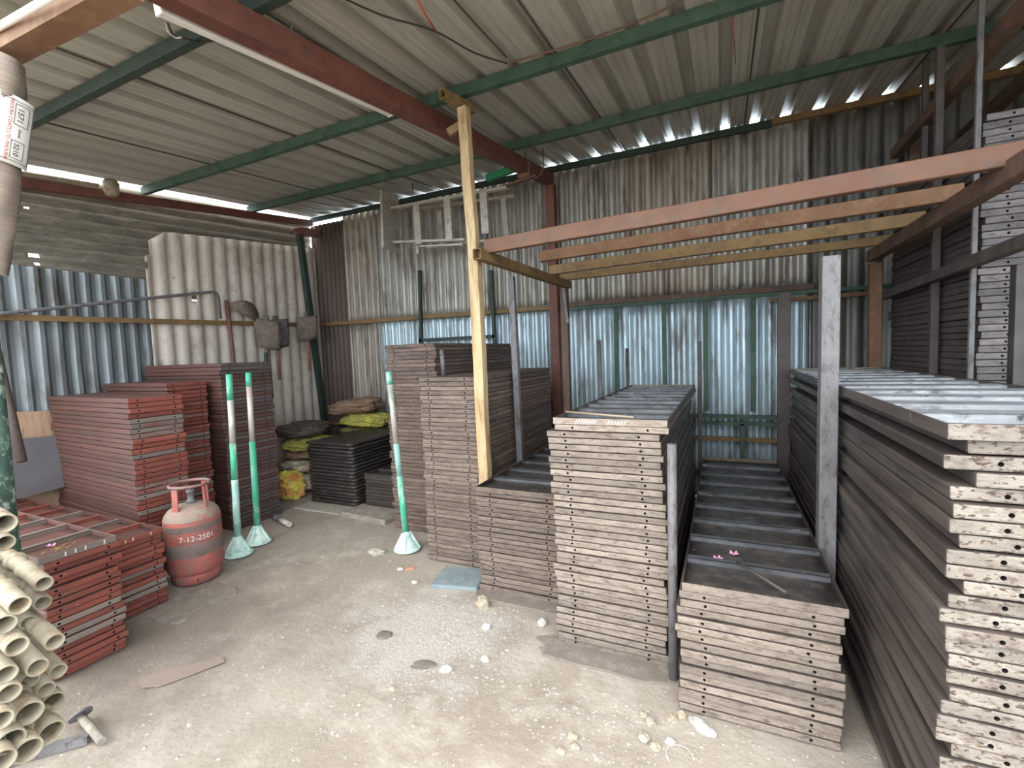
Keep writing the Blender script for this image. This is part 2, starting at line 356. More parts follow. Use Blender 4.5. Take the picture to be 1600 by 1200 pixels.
# roof: ribbed sheets on green purlins
def roofprof(x):
    t = (x+.02) % .25
    if t < .015: return .055*t/.015
    if t < .075: return .055
    if t < .09: return .055*(.09-t)/.015
    for c in (.135, .19):
        d = abs(t-c)
        if d < .012: return .007*(1-d/.012)
    return 0
bm = bmesh.new(); pts = []; x = -5.46
k = 0
while x < 2.7:
    base = math.floor((x+.02)/.25)*.25-.02
    for q in (0, .015, .075, .09, .123, .135, .147, .178, .19, .202, .2499):
        xx = base+q
        if xx >= -5.46 and (not pts or xx > pts[-1]): pts.append(xx)
    x = base+.2501+.02
ysr = [.85, 1.6, 2.3, 2.9, 3.5, 4.05, 4.6, 5.13]
g = []
for xx in pts:
    sh = math.floor((xx+6.1)/1.125)
    off = .004*(sh % 2)+.004*noise.noise(Vector((sh*3.1, 0, 0)))
    g.append([bm.verts.new((xx, yy, roofz(yy)+.012+off+roofprof(xx)+.006*noise.noise(Vector((xx*.8, yy, 5))))) for yy in ysr])
for i in range(len(pts)-1):
    for j in range(len(ysr)-1): bm.faces.new((g[i][j], g[i+1][j], g[i+1][j+1], g[i][j+1]))
me = bpy.data.meshes.new('ceiling'); bm.to_mesh(me); bm.free(); me.materials.append(ROOF)
ce = bpy.data.objects.new('ceiling', me); COL.objects.link(ce); s = ce.modifiers.new('t', 'SOLIDIFY'); s.thickness = .001
struct(ce, 'underside of the ribbed grey metal roof sheets', 'ceiling')
for i, xx in enumerate((-4.32, -3.2, -2.06, -.94, .19, 1.32)):
    o = MB().bar((xx, .87, roofz(.87)+.006), (xx, 5.15, roofz(5.15)+.006), .012, .006).build('sheet_lap', DARKP, ce)

# roof framing
def purl(x0, x1, y, m, w=.045, h=.075, dz=0):
    return MB().bar((x0, y, roofz(y)-h/2+dz), (x1, y, roofz(y)-h/2+dz), w, h, seg=6, wob=.003).build('roof_purlin', m)
G = 'steel purlins under the roof'
lab(purl(-5.44, 2.55, 1.60, DGREEN), 'dark green purlin under the roof, nearest to the open front', 'purlin', G)
lab(purl(-5.44, 2.55, 2.88, GREEN), 'green purlin under the roof, passing just behind the tube light end', 'purlin', G)
lab(purl(-5.44, 2.55, 4.05, GREEN), 'green purlin under the roof, nearest to the back wall', 'purlin', G)
lab(MB().bar((-5.44, 5.04, roofz(5.05)-.03), (.42, 5.04, roofz(5.05)-.03), .04, .06).build('wall_plate_beam', DGREEN), 'thin dark green beam along the top of the back wall', 'beam')
lab(MB().bar((.42, 5.04, roofz(5.05)-.025), (2.58, 5.04, roofz(5.05)-.025), .045, .055).build('wall_plate_beam', WOODO), 'ochre beam along the top of the back wall at right', 'beam')
mb = MB().bar((-2.08, .95, roofz(.95)-.142), (-1.75, 5.02, roofz(5.02)-.142), .09, .125)
lab(mb.build('main_rafter', MAROON), 'maroon box beam running front to back beneath the roof', 'beam')
lab(MB().bar((-1.73, 5.02, 0), (-1.75, 5.02, roofz(5.02)-.2), .1, .1).build('steel_column', MAROON), 'maroon steel column standing against the back wall', 'column')
lab(MB().bar((-5.4, 1.0, 3.02), (-5.4, 5.0, 3.53), .07, .075).build('side_rafter', MAROON), 'maroon beam along the top of the left wall', 'beam')
lab(MB().bar((-5.36, 1.0, 3.088), (-5.36, 2.46, 3.275), .03, .03).build('conduit', CREAM), 'cream conduit lying on the maroon beam of the left wall', 'conduit')
mb = MB(); mb.lathe([(0,.07),(.05,.075),(.065,.05),(.06,-.03),(.05,-.07),(0,-.075)], 16)
lab(mb.build('plastic_cap', CREAM, loc=(-5.33, 2.55, 3.27)), 'cream plastic cap stuck on the end of the conduit, left wall', 'cap')
# girts
def girt(p, q, m, w=.04, h=.05): return MB().bar(p, q, w, h, seg=5, wob=.003).build('wall_girt', m)
lab(girt((-5.4, 1.0, 1.985), (-5.4, 4.98, 2.07), WOODO), 'ochre-brown rail across the left wall behind the hoes', 'rail')
lab(girt((-5.38, 5.04, 2.075), (-1.8, 5.04, 2.06), WOODO), 'ochre rail across the back wall left of the maroon column', 'rail')
lab(girt((-1.66, 5.04, 2.075), (.75, 5.04, 2.065), BROWNP), 'brown rail on the back wall, right of the maroon column', 'rail')
lab(girt((-1.66, 5.04, 2.03), (1.55, 5.04, 2.015), GREEN, .04, .035), 'thin green rail on the back wall just below the brown one', 'rail')
lab(girt((.4, 5.0, 1.955), (1.5, 5.0, 1.96), RUSTO, .03, .035), 'short orange-brown rail on the back wall behind the grey post', 'rail')
lab(girt((-5.3, 5.03, .62), (1.5, 5.03, .62), WOODO, .03, .04), 'low ochre rail near the foot of the back wall', 'rail')

# ================================================================ STACKS OF SHUTTERING PLATES
ORD = ('topmost second third fourth fifth sixth seventh eighth ninth tenth eleventh twelfth thirteenth fourteenth fifteenth sixteenth seventeenth eighteenth nineteenth twentieth').split()
TENS = {20: 'twenty', 30: 'thirty', 40: 'forty', 50: 'fifty'}
TENTH = {20: 'twentieth', 30: 'thirtieth', 40: 'fortieth', 50: 'fiftieth'}
def ordinal(i):
    n = i+1
    if n <= 20: return ORD[i]
    t = n//10*10
    return TENTH[t] if n == t else TENS[t]+'-'+ORD[n-t-1]

def bool_holes(o, w, l, t, hx, r=.0062):
    c = bmesh.new()
    for sy in (-1, 1):
        for x in hx:
            m = Matrix.Translation((x, sy*l/2, t*.5)) @ Matrix.Rotation(math.pi/2, 4, 'X')
            bmesh.ops.create_cone(c, cap_ends=True, segments=12, radius1=r, radius2=r, depth=.03, matrix=m)
    for f in c.faces: f.material_index = 2
    cm = bpy.data.meshes.new('cut'); c.to_mesh(cm); c.free()
    for m in (HOLE, HOLE, HOLE): cm.materials.append(m)
    co = bpy.data.objects.new('cut', cm); COL.objects.link(co)
    md = o.modifiers.new('b', 'BOOLEAN'); md.operation = 'DIFFERENCE'; md.object = co; md.solver = 'EXACT'
    dg = bpy.context.evaluated_depsgraph_get()
    me = bpy.data.meshes.new_from_object(o.evaluated_get(dg)); me.name = o.name
    o.modifiers.clear(); o.data = me
    bpy.data.objects.remove(co, do_unlink=True)
    return me

def plate_mesh(w, l, t, m_end, m_side, seed, holes=True, ch=.0056, bow=.002):
    bm = bmesh.new(); bmesh.ops.create_cube(bm, size=1)
    for v in bm.verts: v.co = Vector((v.co.x*w, v.co.y*l, (v.co.z+.5)*t))
    for k in range(1, 6):
        bmesh.ops.bisect_plane(bm, geom=bm.verts[:]+bm.edges[:]+bm.faces[:], plane_co=((k/6-.5)*w, 0, 0), plane_no=(1, 0, 0))
    for k in range(1, 8):
        bmesh.ops.bisect_plane(bm, geom=bm.verts[:]+bm.edges[:]+bm.faces[:], plane_co=(0, (k/8-.5)*l, 0), plane_no=(0, 1, 0))
    for v in bm.verts:
        s = 1 if v.co.z > t/2 else -1
        v.co.z -= s*abs(noise.noise(Vector((v.co.x*6+seed*9, v.co.y*3, seed+s))))*bow*2
        v.co.y += noise.noise(Vector((v.co.x*8, seed*5, s)))*.0015
        v.co.x += noise.noise(Vector((v.co.y*3, seed*5, s+9)))*.0015
    ed = [e for e in bm.edges if len(e.link_faces) == 2 and e.calc_face_angle(0) > .8]
    bmesh.ops.bevel(bm, geom=ed, offset=ch, segments=2, affect='EDGES', profile=.5)
    for f in bm.faces: f.material_index = 0 if abs(f.normal.y) > .6 else 1
    me = bpy.data.meshes.new('plate'); bm.to_mesh(me); bm.free()
    for m in (m_end, m_side, HOLE): me.materials.append(m)
    if not holes: return me
    o = bpy.data.objects.new('plate', me); COL.objects.link(o)
    me = bool_holes(o, w, l, t, (-w*.33, w*.33))
    bpy.data.objects.remove(o, do_unlink=True)
    return me

def tray(name, loc, rz, w, l, t, m_end, m_side, m_pan, m_rib, ribs, flange):
    root = empty(name, loc, rz)
    e = .005
    for ya, yb in ((-l/2, -l/2+e), (l/2-e, l/2)):
        fr = MB().box((-w/2, ya, 0), (w/2, yb, t)).build('end_frame', [m_end, m_side, HOLE], root)
        bool_holes(fr, w, l, t, (-w*.33, w*.33)); bevel(fr, .0012, 1)
    for sx in (-1, 1):
        sf = MB().box((sx*(w/2-e/2)-e/2, -l/2+e, 0), (sx*(w/2-e/2)+e/2, l/2-e, t)).build('side_frame', m_side, root); bevel(sf, .0012, 1)
    pm = MB(); nx, ny = 6, 24; vs = []; fs = []
    for j in range(ny+1):
        for i in range(nx+1):
            x = -w/2+e+(w-2*e)*i/nx; y = -l/2+e+(l-2*e)*j/ny
            vs.append((x, y, .006+.002*noise.noise(Vector((x*5, y*4, 1)))))
    for j in range(ny):
        for i in range(nx): a = j*(nx+1)+i; fs.append((a, a+1, a+nx+2, a+nx+1))
    pm._faces(vs, fs, True); ps = pm.build('face_sheet', m_pan, root)
    md = ps.modifiers.new('t', 'SOLIDIFY'); md.thickness = .003; md.offset = -1
    for k in range(ribs):
        y = -l/2+l*(k+1)/(ribs+1)
        rb = MB().box((-w/2+e, y-.002, .006), (w/2-e, y+.002, t-.005)).box((-w/2+e, y-.002, t-.009), (w/2-e, y-.002+flange, t-.005)).build('cross_rib', m_rib, root)
        rb.rotation_euler = (0, 0, random.uniform(-.006, .006))
    return root

def stack(name, desc, cat, group, what, x0, x1, y0, y1, h, n, mats, ax='Y', rz=0, jx=(-.012, .012), jy=.008, jr=.006, top=None, off=None, holes=True, nskip=0):
    """one stack: every plate an object of its own; ax = direction of the long side"""
    p = h/n; t = p-.0003
    m_end, m_side = mats[:2]
    w, l = (x1-x0, y1-y0) if ax == 'Y' else (y1-y0, x1-x0)
    base = rz+(0 if ax == 'Y' else math.pi/2)
    mv = [plate_mesh(w, l, t, m_end, m_side, s, holes) for s in (1, 2, 3)]
    proto = [bpy.data.objects.new(name, m) for m in mv]
    cx, cy = (x0+x1)/2, (y0+y1)/2
    for i in range(n-nskip):
        k = n-1-i
        dx = random.uniform(*jx) if off is None or i >= len(off) else off[i]
        dy = random.uniform(-jy, jy); dr = random.uniform(-jr, jr)
        c, s_ = math.cos(base), math.sin(base)
        ex, ey = dx*c-dy*s_, dx*s_+dy*c
        loc = (cx+ex, cy+ey, k*p); rot = base+dr
        if i == 0 and top:
            o = tray(name, loc, rot, w, l, t, m_end, m_side, *top)
        else:
            o = proto[i % 3].copy(); COL.objects.link(o); o.location = loc; o.rotation_euler = (0, 0, rot)
        txt = ('%s, topmost of the %s' % (what, desc)) if i == 0 else '%s, %s from the top of the %s' % (what, ordinal(i), desc)
        lab(o, txt, cat, group)
        if i == 0: first = o
    for q in proto: bpy.data.objects.remove(q)
    if nskip:
        mb = MB()
        for k in range(nskip): mb.bar((cx, y0, k*p+t/2), (cx, y1, k*p+t/2), w, t*.97)
        o = mb.build(name, m_side); lab(o, 'lower plates of the %s, mostly hidden behind the foreground stack' % desc, cat, group, kind='stuff')
    return first

A, GA = 'steel plate', 'brown shuttering plates stacked in the shed'
BR = 'rusted brown shuttering plate'
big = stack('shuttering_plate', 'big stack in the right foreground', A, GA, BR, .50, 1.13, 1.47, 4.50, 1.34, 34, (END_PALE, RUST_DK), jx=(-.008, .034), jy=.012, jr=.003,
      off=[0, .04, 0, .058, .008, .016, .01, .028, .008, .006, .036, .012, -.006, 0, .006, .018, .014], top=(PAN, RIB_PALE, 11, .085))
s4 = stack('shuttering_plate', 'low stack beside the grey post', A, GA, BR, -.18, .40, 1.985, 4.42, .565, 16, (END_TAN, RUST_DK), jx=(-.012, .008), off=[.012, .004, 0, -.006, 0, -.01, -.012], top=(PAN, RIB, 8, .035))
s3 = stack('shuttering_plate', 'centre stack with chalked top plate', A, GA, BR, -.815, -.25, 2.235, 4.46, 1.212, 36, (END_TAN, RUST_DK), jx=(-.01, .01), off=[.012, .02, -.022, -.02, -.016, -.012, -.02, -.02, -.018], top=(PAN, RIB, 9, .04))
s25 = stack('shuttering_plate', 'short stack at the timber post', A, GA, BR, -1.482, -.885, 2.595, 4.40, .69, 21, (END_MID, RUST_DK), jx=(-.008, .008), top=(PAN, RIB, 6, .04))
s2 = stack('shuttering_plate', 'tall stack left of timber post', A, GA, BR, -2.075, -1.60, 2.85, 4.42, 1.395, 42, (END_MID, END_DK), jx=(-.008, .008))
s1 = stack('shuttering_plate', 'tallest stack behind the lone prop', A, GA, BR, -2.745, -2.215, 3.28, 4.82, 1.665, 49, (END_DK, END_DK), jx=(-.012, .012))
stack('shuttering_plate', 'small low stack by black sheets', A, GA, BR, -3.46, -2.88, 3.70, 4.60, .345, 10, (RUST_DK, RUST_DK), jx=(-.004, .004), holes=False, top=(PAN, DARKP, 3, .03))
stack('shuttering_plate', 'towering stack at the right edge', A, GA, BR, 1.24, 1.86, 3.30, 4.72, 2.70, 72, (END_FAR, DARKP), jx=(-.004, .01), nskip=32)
B, GB = 'red steel plate', 'red shuttering plates stacked along the left wall'
RW = 'red oxide shuttering plate'
stack('red_shuttering_plate', 'nearest tall red stack', B, GB, RW, -5.34, -3.90, 1.90, 2.26, 1.325, 35, (RED, RED_SIDE), 'X', rz=-.07, jx=(-.006, .006), jy=.014)
stack('red_shuttering_plate', 'middle tall red stack', B, GB, RW, -5.36, -4.27, 2.335, 2.66, 1.405, 40, (RED, RED_SIDE), 'X', rz=-.05, jx=(-.006, .006), jy=.012)
stack('red_shuttering_plate', 'farthest darkest tall red stack', B, GB, RW, -5.34, -4.15, 2.70, 3.22, 1.56, 43, (RED_DK, RED_SIDE), 'X', rz=-.01, jx=(-.01, .01), jy=.012)
L1 = stack('red_shuttering_plate', 'low red stack beside cream pipes', B, GB, RW, -5.36, -3.02, 1.01, 1.325, .645, 19, (RED, RED_SIDE), 'X', jx=(-.008, .008), jy=.014, top=(RED_SIDE, RED, 8, .035))
L2 = stack('red_shuttering_plate', 'low red stack beside gas cylinder', B, GB, RW, -5.36, -3.36, 1.39, 1.72, .495, 15, (RED, RED_SIDE), 'X', jx=(-.008, .008), jy=.014, top=(RED_SIDE, RED, 7, .035))

# black folded sheets: thin dished trays nested in each other
def dish(seed, w=.63, l=1.0):
    bm = bmesh.new(); nx, ny = 12, 14; g = []
    for i in range(nx+1):
        r = []
        for j in range(ny+1):
            x = (i/nx-.5)*w; y = (j/ny-.5)*l
            e = max(abs(x)/(w/2), abs(y)/(l/2))
            z = .030+.004*noise.noise(Vector((x*6, y*5, seed)))-.008*(1-e*e)
            r.append(bm.verts.new((x, y, z)))
        g.append(r)
    for i in range(nx):
        for j in range(ny): f = bm.faces.new((g[i][j], g[i+1][j], g[i+1][j+1], g[i][j+1])); f.smooth = True
    bm.normal_update()
    be = [e for e in bm.edges if len(e.link_faces) == 1]
    r = bmesh.ops.extrude_edge_only(bm, edges=be)
    for v in r['geom']:
        if isinstance(v, bmesh.types.BMVert):
            v.co.z -= .026+.003*noise.noise(v.co*7); v.co.x *= 1.012; v.co.y *= 1.008
    bmesh.ops.recalc_face_normals(bm, faces=bm.faces[:])
    me = bpy.data.meshes.new('folded_sheet'); bm.to_mesh(me); bm.free(); me.materials.append(BLACK); return me
dm = [dish(s) for s in range(4)]
for i in range(18):
    o = bpy.data.objects.new('folded_steel_sheet', dm[i % 4]); COL.objects.link(o)
    k = 17-i
    o.location = (-3.845+random.uniform(-.015, .015), 4.11+random.uniform(-.012, .012), k*.0375+.001); o.rotation_euler = (0, 0, random.uniform(-.01, .01))
    m = o.modifiers.new('t', 'SOLIDIFY'); m.thickness = .004
    lab(o, ('black folded-edge steel sheet, %s of the stack beside the sacks' % ('topmost' if i == 0 else ordinal(i)+' from the top')), 'steel sheet', 'black folded sheets stacked by the sacks')

# chalk strokes on plate edges (thin paint, part of the plate)
def strokes(parent, rng, w, l, z, hgt, nm='chalk_mark', m=CHALK, sl=.5):
    mb = MB()
    for x in rng:
        a = x; y = -l/2-.0012
        mb.prism([(a, y, z), (a+.006, y, z), (a+.006+sl*hgt, y, z+hgt), (a+sl*hgt, y, z+hgt)], (0, .001, 0))
    return mb.build(nm, m, parent)
strokes(s3, [-.165+.014*i for i in range(8)]+[-.0+.016*i for i in range(6)], .565, 2.225, .008, .018)
strokes(L1, [-.06, -.02, .02, .10], .315, 2.34, .008, .02, sl=.1)
strokes(L2, [-.11, -.05, -.01, .09], .33, 2.0, .008, .018, sl=.1)

# ================================================================ POSTS, LOFT FRAME
def post(p, q, w, h, m, name, label, cat='post', **k):
    o = MB().bar(p, q, w, h, **k).build(name, m); bevel(o, .004, 2); return lab(o, label, cat)
# leaning timber post: base, bracket and short cleats nailed to its head
tp = empty('timber_post', (-1.535, 2.83, 0)); lab(tp, 'tall pale yellow timber post standing between the brown plate stacks', 'post')
mb = MB().bar((0.0, 0, 0), (-.015, .0, 2.2), .075, .07, seg=6, wob=.006).bar((-.015, 0, 2.17), (-.055, 0, 3.22), .068, .065, seg=4, wob=.004)
o = mb.build('shaft', WOODY, tp); bevel(o, .005, 2)
o = MB().bar((-.10, -.19, 3.235), (-.07, .16, 3.28), .05, .055, hollow=.005).build('head_bracket', WOODO, tp); o['label'] = 'rusty ochre tube bracket at the post head'
MB().bar((-.17, -.02, 3.07), (-.09, .02, 3.12), .045, .05).build('side_cleat', WOODO, tp)

# loft frame of square tubes
def lbar(p, q, w, h, m, label, **k):
    o = MB().bar(p, q, w, h, seg=4, wob=.003, **k).build('loft_beam', m); bevel(o, .004, 1); return lab(o, label, 'beam')
lbar((-1.455, 2.68, 2.205), (-1.385, 4.44, 2.205), .06, .07, WOODO, 'ochre square tube from the timber post back towards the wall', hollow=.006)
lbar((-1.45, 2.80, 2.268), (1.12, 2.56, 2.268), .05, .09, WOODR, 'salmon-rust loft beam, nearest and widest of the four long ones')
lbar((-1.27, 3.36, 2.28), (1.10, 3.12, 2.28), .05, .08, RUSTO, 'orange-brown loft beam, second from the front of the four long ones')
lbar((-1.41, 3.96, 2.28), (1.12, 3.66, 2.28), .05, .08, WOODO, 'dull ochre loft beam, third from the front of the four long ones')
lbar((-1.44, 4.38, 2.275), (1.12, 4.25, 2.275), .05, .065, WOODO, 'ochre loft beam, farthest back of the four long ones')
lbar((1.06, 2.15, 2.205), (1.06, 4.52, 2.205), .07, .085, BROWNP, 'rust-brown cross beam at the right end carrying the four loft beams')
post((-1.505, 3.40, 0), (-1.545, 3.42, 2.165), .05, .045, GREYP, 'rack_post', 'thin grey flaking steel post against the right face of the tall stack')
post((-1.40, 4.33, 0), (-1.40, 4.33, 2.165), .07, .06, BROWNP, 'rack_post', 'brown steel post under the back end of the ochre tube')
post((-1.36, 4.28, 1.82), (-1.39, 4.28, 2.16), .03, .02, GREYP, 'angle_offcut', 'short grey angle strip fixed to the head of the brown post', 'offcut')
gp = post((.445, 2.62, 0), (.452, 2.60, 1.945), .072, .085, GREYP, 'rack_post', 'thick pale grey weathered post beside the big right stack')
post((.475, 4.62, 0), (.475, 4.62, 1.99), .1, .05, DARKP, 'rack_post', 'dark brown post at the back wall behind the low ribbed stack')
post((1.12, 4.62, 0), (1.10, 4.60, 2.16), .08, .07, RUSTO, 'rack_post', 'rust-orange post below the back end of the brown cross beam')
post((-.205, 4.60, 0), (-.20, 4.60, 1.60), .035, .03, DARKP, 'rack_upright', 'slim dark flat upright behind the centre stack', 'upright')
def rod(p, q, r, m, label, name='steel_rod', hollow=True, cat='pipe'):
    mb = MB().tube([p, q], r, 14); o = mb.build(name, m); return lab(o, label, cat)
rod((-1.105, 4.56, 0), (-1.13, 4.56, 1.65), .02, GREYP, 'grey round pipe standing behind the centre stack, left one', 'upright_pipe')
rod((-.865, 4.56, 0), (-.855, 4.56, 1.56), .016, DARKP, 'dark thin pipe standing behind the centre stack, right one', 'upright_pipe')
rod((-.222, 2.17, 0), (-.215, 2.17, 1.115), .021, GREYP, 'rusty silver pipe standing upright between centre and low stacks', 'upright_pipe')
sp = empty('pipe_stub', (-2.05, 3.42, 1.396)); lab(sp, 'short pipe stub with a bolt hole standing on the tall brown stack', 'pipe')
sp.location = (-2.02, 3.1, 1.396)
MB().tube([(0, 0, 0), (-.01, 0, .205)], .018, 14).build('tube', GREYP, sp)
MB().tube([(-.009, -.0185, .165), (-.009, -.0155, .165)], .005, 8).build('bolt_hole', HOLE, sp)
# right-hand rack
post((1.20, 3.27, 0), (1.205, 3.27, roofz(3.27)-.01), .024, .024, GREYP, 'angle_post', 'pale angle-iron post at the front corner of the towering stack')
post((1.20, 3.75, 0), (1.20, 3.75, 3.3), .04, .04, DARKP, 'angle_post', 'dark post beside the long side of the towering stack')
post((1.232, 2.9, 0), (1.232, 2.9, 1.87), .055, .055, BLACK, 'rack_post', 'dark brown post in front of the towering stack')
post((1.165, 2.30, 1.955), (1.165, 4.6, 1.90), .05, .06, DARKP, 'side_rail', 'dark rail running back beside the towering stack', 'rail')
post((1.27, 2.3, 3.06), (1.31, 4.95, 3.09), .07, .08, BROWNP, 'high_beam', 'brown high beam reaching from the back wall towards the camera', 'beam')
post((1.66, 3.1, 3.1), (1.72, 4.95, 3.12), .07, .08, BROWNP, 'high_beam', 'second brown high beam, right of the first near the roof', 'beam')
post((1.43, 4.98, 1.3), (1.44, 4.98, 3.3), .07, .05, BROWNP, 'wall_stud', 'reddish brown stud on the dark part of the back wall', 'stud')
post((1.30, 4.3, 1.3), (1.30, 4.3, 3.5), .035, .035, DARKP, 'wall_stud', 'thin dark upright up to the roof behind the towering stack', 'stud')
mb = MB().bar((1.95, 5.02, 2.3), (1.95, 5.02, 3.3), .08, .012)
lab(mb.build('wall_strip', mat('faded_green_strip', (74,104,66), (90,116,84), rough=.8)), 'faded green strip on the back wall above the towering stack', 'strip')
o = MB().box((1.30, 4.99, 1.72), (1.38, 5.03, 1.79)).build('socket_box', GREYP); lab(o, 'small grey electrical box on the dark back wall', 'box')

# green frames leaning at the back wall
def frame(name, pts, r, m, label):
    mb = MB()
    for a, b in pts: mb.bar(a, b, r, r)
    return lab(mb.build(name, m), label, 'rack')
frame('green_rack', [((-3.60, 4.99, 1.1), (-3.545, 4.99, 2.66)), ((-3.60, 4.99, 1.765), (-2.50, 4.99, 1.765)), ((-2.50, 4.99, 1.1), (-2.52, 4.99, 2.55))], .04, DGREEN, 'dark green open steel frame against the wall above the tallest stack')
frame('green_rack', [((-.24, 4.95, .86), (.56, 4.95, .86)), ((-.24, 4.95, .79), (.56, 4.95, .79)), ((.16, 4.95, .3), (.16, 4.95, .79)), ((-.9, 4.95, .3), (.56, 4.95, .3)), ((-.9, 4.95, .0), (-.9, 4.95, .86)), ((.56, 4.95, 0), (.56, 4.95, .86)), ((-.9, 4.95, .86), (-.2, 4.95, .86))], .035, GREEN, 'low green steel frame at the wall behind the low ribbed stack')
for i, (x, lb) in enumerate(((-1.06, 'first'), (-.56, 'second'), (-.16, 'third'), (.26, 'fourth'))):
    post((x, 5.05, .9), (x, 5.05, 2.0), .045, .02, GREEN, 'wall_strut', 'flat green wall strut below the thin green rail, %s from left' % lb, 'strut')

# leaning post in the left corner
pp = empty('leaning_post', (-5.30, 4.98, 0)); lab(pp, 'dark green post leaning in the corner between left and back walls', 'post')
o = MB().bar((.0, 0, 0), (-.02, -.27, 3.3), .07, .07).build('shaft', DGREEN, pp)
mb = MB().bar((-.02, -.30, 3.33), (-.02, .05, 3.38), .13, .1); mb.build('head_plate', MAROON, pp)

# ================================================================ ACROW PROPS (three)
GP = 'green adjustable props'
PGREEN = mat('green_prop_paint', (52,160,124), (72,176,142), (196,206,198), scale=7, stretch=(1,1,.35), rough=.45, bump=.08, lo=.4, hi=.7)
PMID = mat('bare_prop_tube', (206,200,192), (182,160,150), (120,160,140), scale=6, stretch=(1,1,.35), rough=.4, bump=.08, metal=.2)
PTEAL = mat('mottled_teal_prop', (104,164,150), (150,186,176), (206,212,206), scale=9, stretch=(1,1,.4), rough=.45, bump=.08)
PBASE = mat('pale_teal_cone', (170,206,198), (196,216,208), (120,160,150), scale=8, rough=.6, bump=.15)
def prop(x, y, h, bands, lean, label):
    r = empty('steel_prop', (x, y, .004)); lab(r, label, 'prop', GP)
    L = Vector((lean[0], lean[1], h))
    mb = MB(); mb.lathe([(0, 0), (.106, 0), (.109, .006), (.105, .012), (.03, .012), (0, .012)], 20); o = mb.build('base_disc', PBASE, r)
    mb = MB(); n = 5
    mb.lathe([(.10, .012), (.074, .035), (.046, .08), (.031, .14), (.029, .15)], 20)
    for k in range(4):
        a = k*math.pi/2+.5; c, s = math.cos(a), math.sin(a); w = Vector((-s, c, 0))*.003
        mb.prism([Vector((c*.03, s*.03, .012))-w, Vector((c*.105, s*.105, .012))-w, Vector((c*.03, s*.03, .15))-w], w*2)
    mb.build('base_cone', PBASE, r)
    for (a, b, m, nm, rr) in bands:
        MB().tube([L*a+Vector((0, 0, .0)), L*b], rr, 18).build(nm, m, r)
    return r
prop(-3.60, 2.375, 1.462, ((.05, .42, PTEAL, 'outer_tube', .026), (.42, .62, PGREEN, 'sleeve', .0245), (.62, .86, PMID, 'inner_tube', .023), (.86, 1, PGREEN, 'top_tube', .0235)), (.02, .02), 'green and bare steel prop, nearest the gas cylinder')
prop(-3.67, 2.60, 1.466, ((.05, .6, PGREEN, 'outer_tube', .026), (.6, .92, PMID, 'inner_tube', .0225), (.92, 1, PGREEN, 'top_tube', .0235)), (.02, .01), 'green prop with bare upper half, right of the nearer one')
prop(-2.335, 2.93, 1.44, ((.05, .42, PGREEN, 'outer_tube', .026), (.42, .60, PTEAL, 'sleeve', .0245), (.60, .93, PMID, 'inner_tube', .022), (.93, 1, PGREEN, 'top_tube', .024)), (-.06, -.04), 'lone green prop standing before the brown plate stacks')
rod((-4.44, 3.33, 0), (-4.52, 3.36, 1.5), .03, DARKP, 'dark pipe leaning beside the farthest red stack', 'leaning_pipe')
rod((-4.50, 3.44, 0), (-4.53, 3.46, 1.66), .022, DGREEN, 'thin dark green pipe leaning beside the dark pipe', 'leaning_pipe')

# ================================================================ GAS CYLINDER
CYL = mat('worn_red_cylinder_paint', (170,88,78), (150,78,70), (110,96,90), scale=5, rough=.55, bump=.15, lo=.4, hi=.6, speck=(140,120,112), speckp=.64, speckscale=16)
CYLG = mat('grimy_grey_red', (104,92,86), (116,92,86), (86,78,74), scale=7, rough=.75, bump=.1)
CYLD = mat('dusty_shoulder', (142,128,116), (126,112,102), (160,84,74), scale=7, rough=.8, bump=.1)
gc = empty('gas_cylinder', (-3.52, 2.0, .0), .4); lab(gc, 'dented red and grey gas cylinder standing before the red stacks', 'gas cylinder')
R = .178
mb = MB(); prof = [(0, .045), (.12, .045), (R*.93, .075), (R, .11), (R, .205)]
mb.lathe(prof, 40); mb.mi = 1; mb.lathe([(R, .205), (R+.001, .215), (R+.004, .26), (R+.004, .285), (R, .30)], 40)
mb.mi = 0; mb.lathe([(R, .30), (R, .385)], 40); mb.mi = 1; mb.lathe([(R, .385), (R, .43)], 40); mb.mi = 0; mb.lathe([(R, .43), (R*.985, .46)], 40)
mb.mi = 2; mb.lathe([(R*.985, .46), (R*.93, .49), (R*.80, .52), (R*.55, .545), (R*.25, .555), (0, .557)], 40)
mb.build('body', [CYL, CYLG, CYLD], gc)
mb = MB(); mb.lathe([(R*.80, .0), (R*.84, .005), (R*.88, .06), (R*.86, .075), (R*.80, .07), (R*.78, .0), (R*.80, .0)], 40); mb.build('foot_ring', CYL, gc)
for a in (-1.9, -.9):
    c, s = math.cos(a), math.sin(a); MB().tube([(c*R*.865, s*R*.865, .035), (c*R*.885, s*R*.885, .035)], .006, 8).build('foot_hole', HOLE, gc)
for a in (-1.75, -.15, 1.4, 3.0):
    c, s = math.cos(a), math.sin(a); t = Vector((-s, c, 0)); p = Vector((c*.125, s*.125, .5)); q = Vector((c*.118, s*.118, .69))
    w = .026 if a in (-1.75, 1.4) else .012
    MB().prism([p-t*w, p+t*w, q+t*w*.9, q-t*w*.9], Vector((c, s, 0))*.006).build('guard_strap', CYL, gc)
pts = [(math.cos(2*math.pi*k/32)*.122, math.sin(2*math.pi*k/32)*.122, .695) for k in range(33)]
MB().tube(pts, .0115, 10).build('guard_ring', mat('worn_ring', (150,92,84), (110,96,92), (90,80,78), scale=14, rough=.45, bump=.1), gc)
mb = MB(); mb.lathe([(0, .55), (.03, .55), (.03, .575), (.02, .585), (.02, .625), (.026, .63), (.026, .65), (0, .652)], 14); mb.build('valve', GREYP, gc)

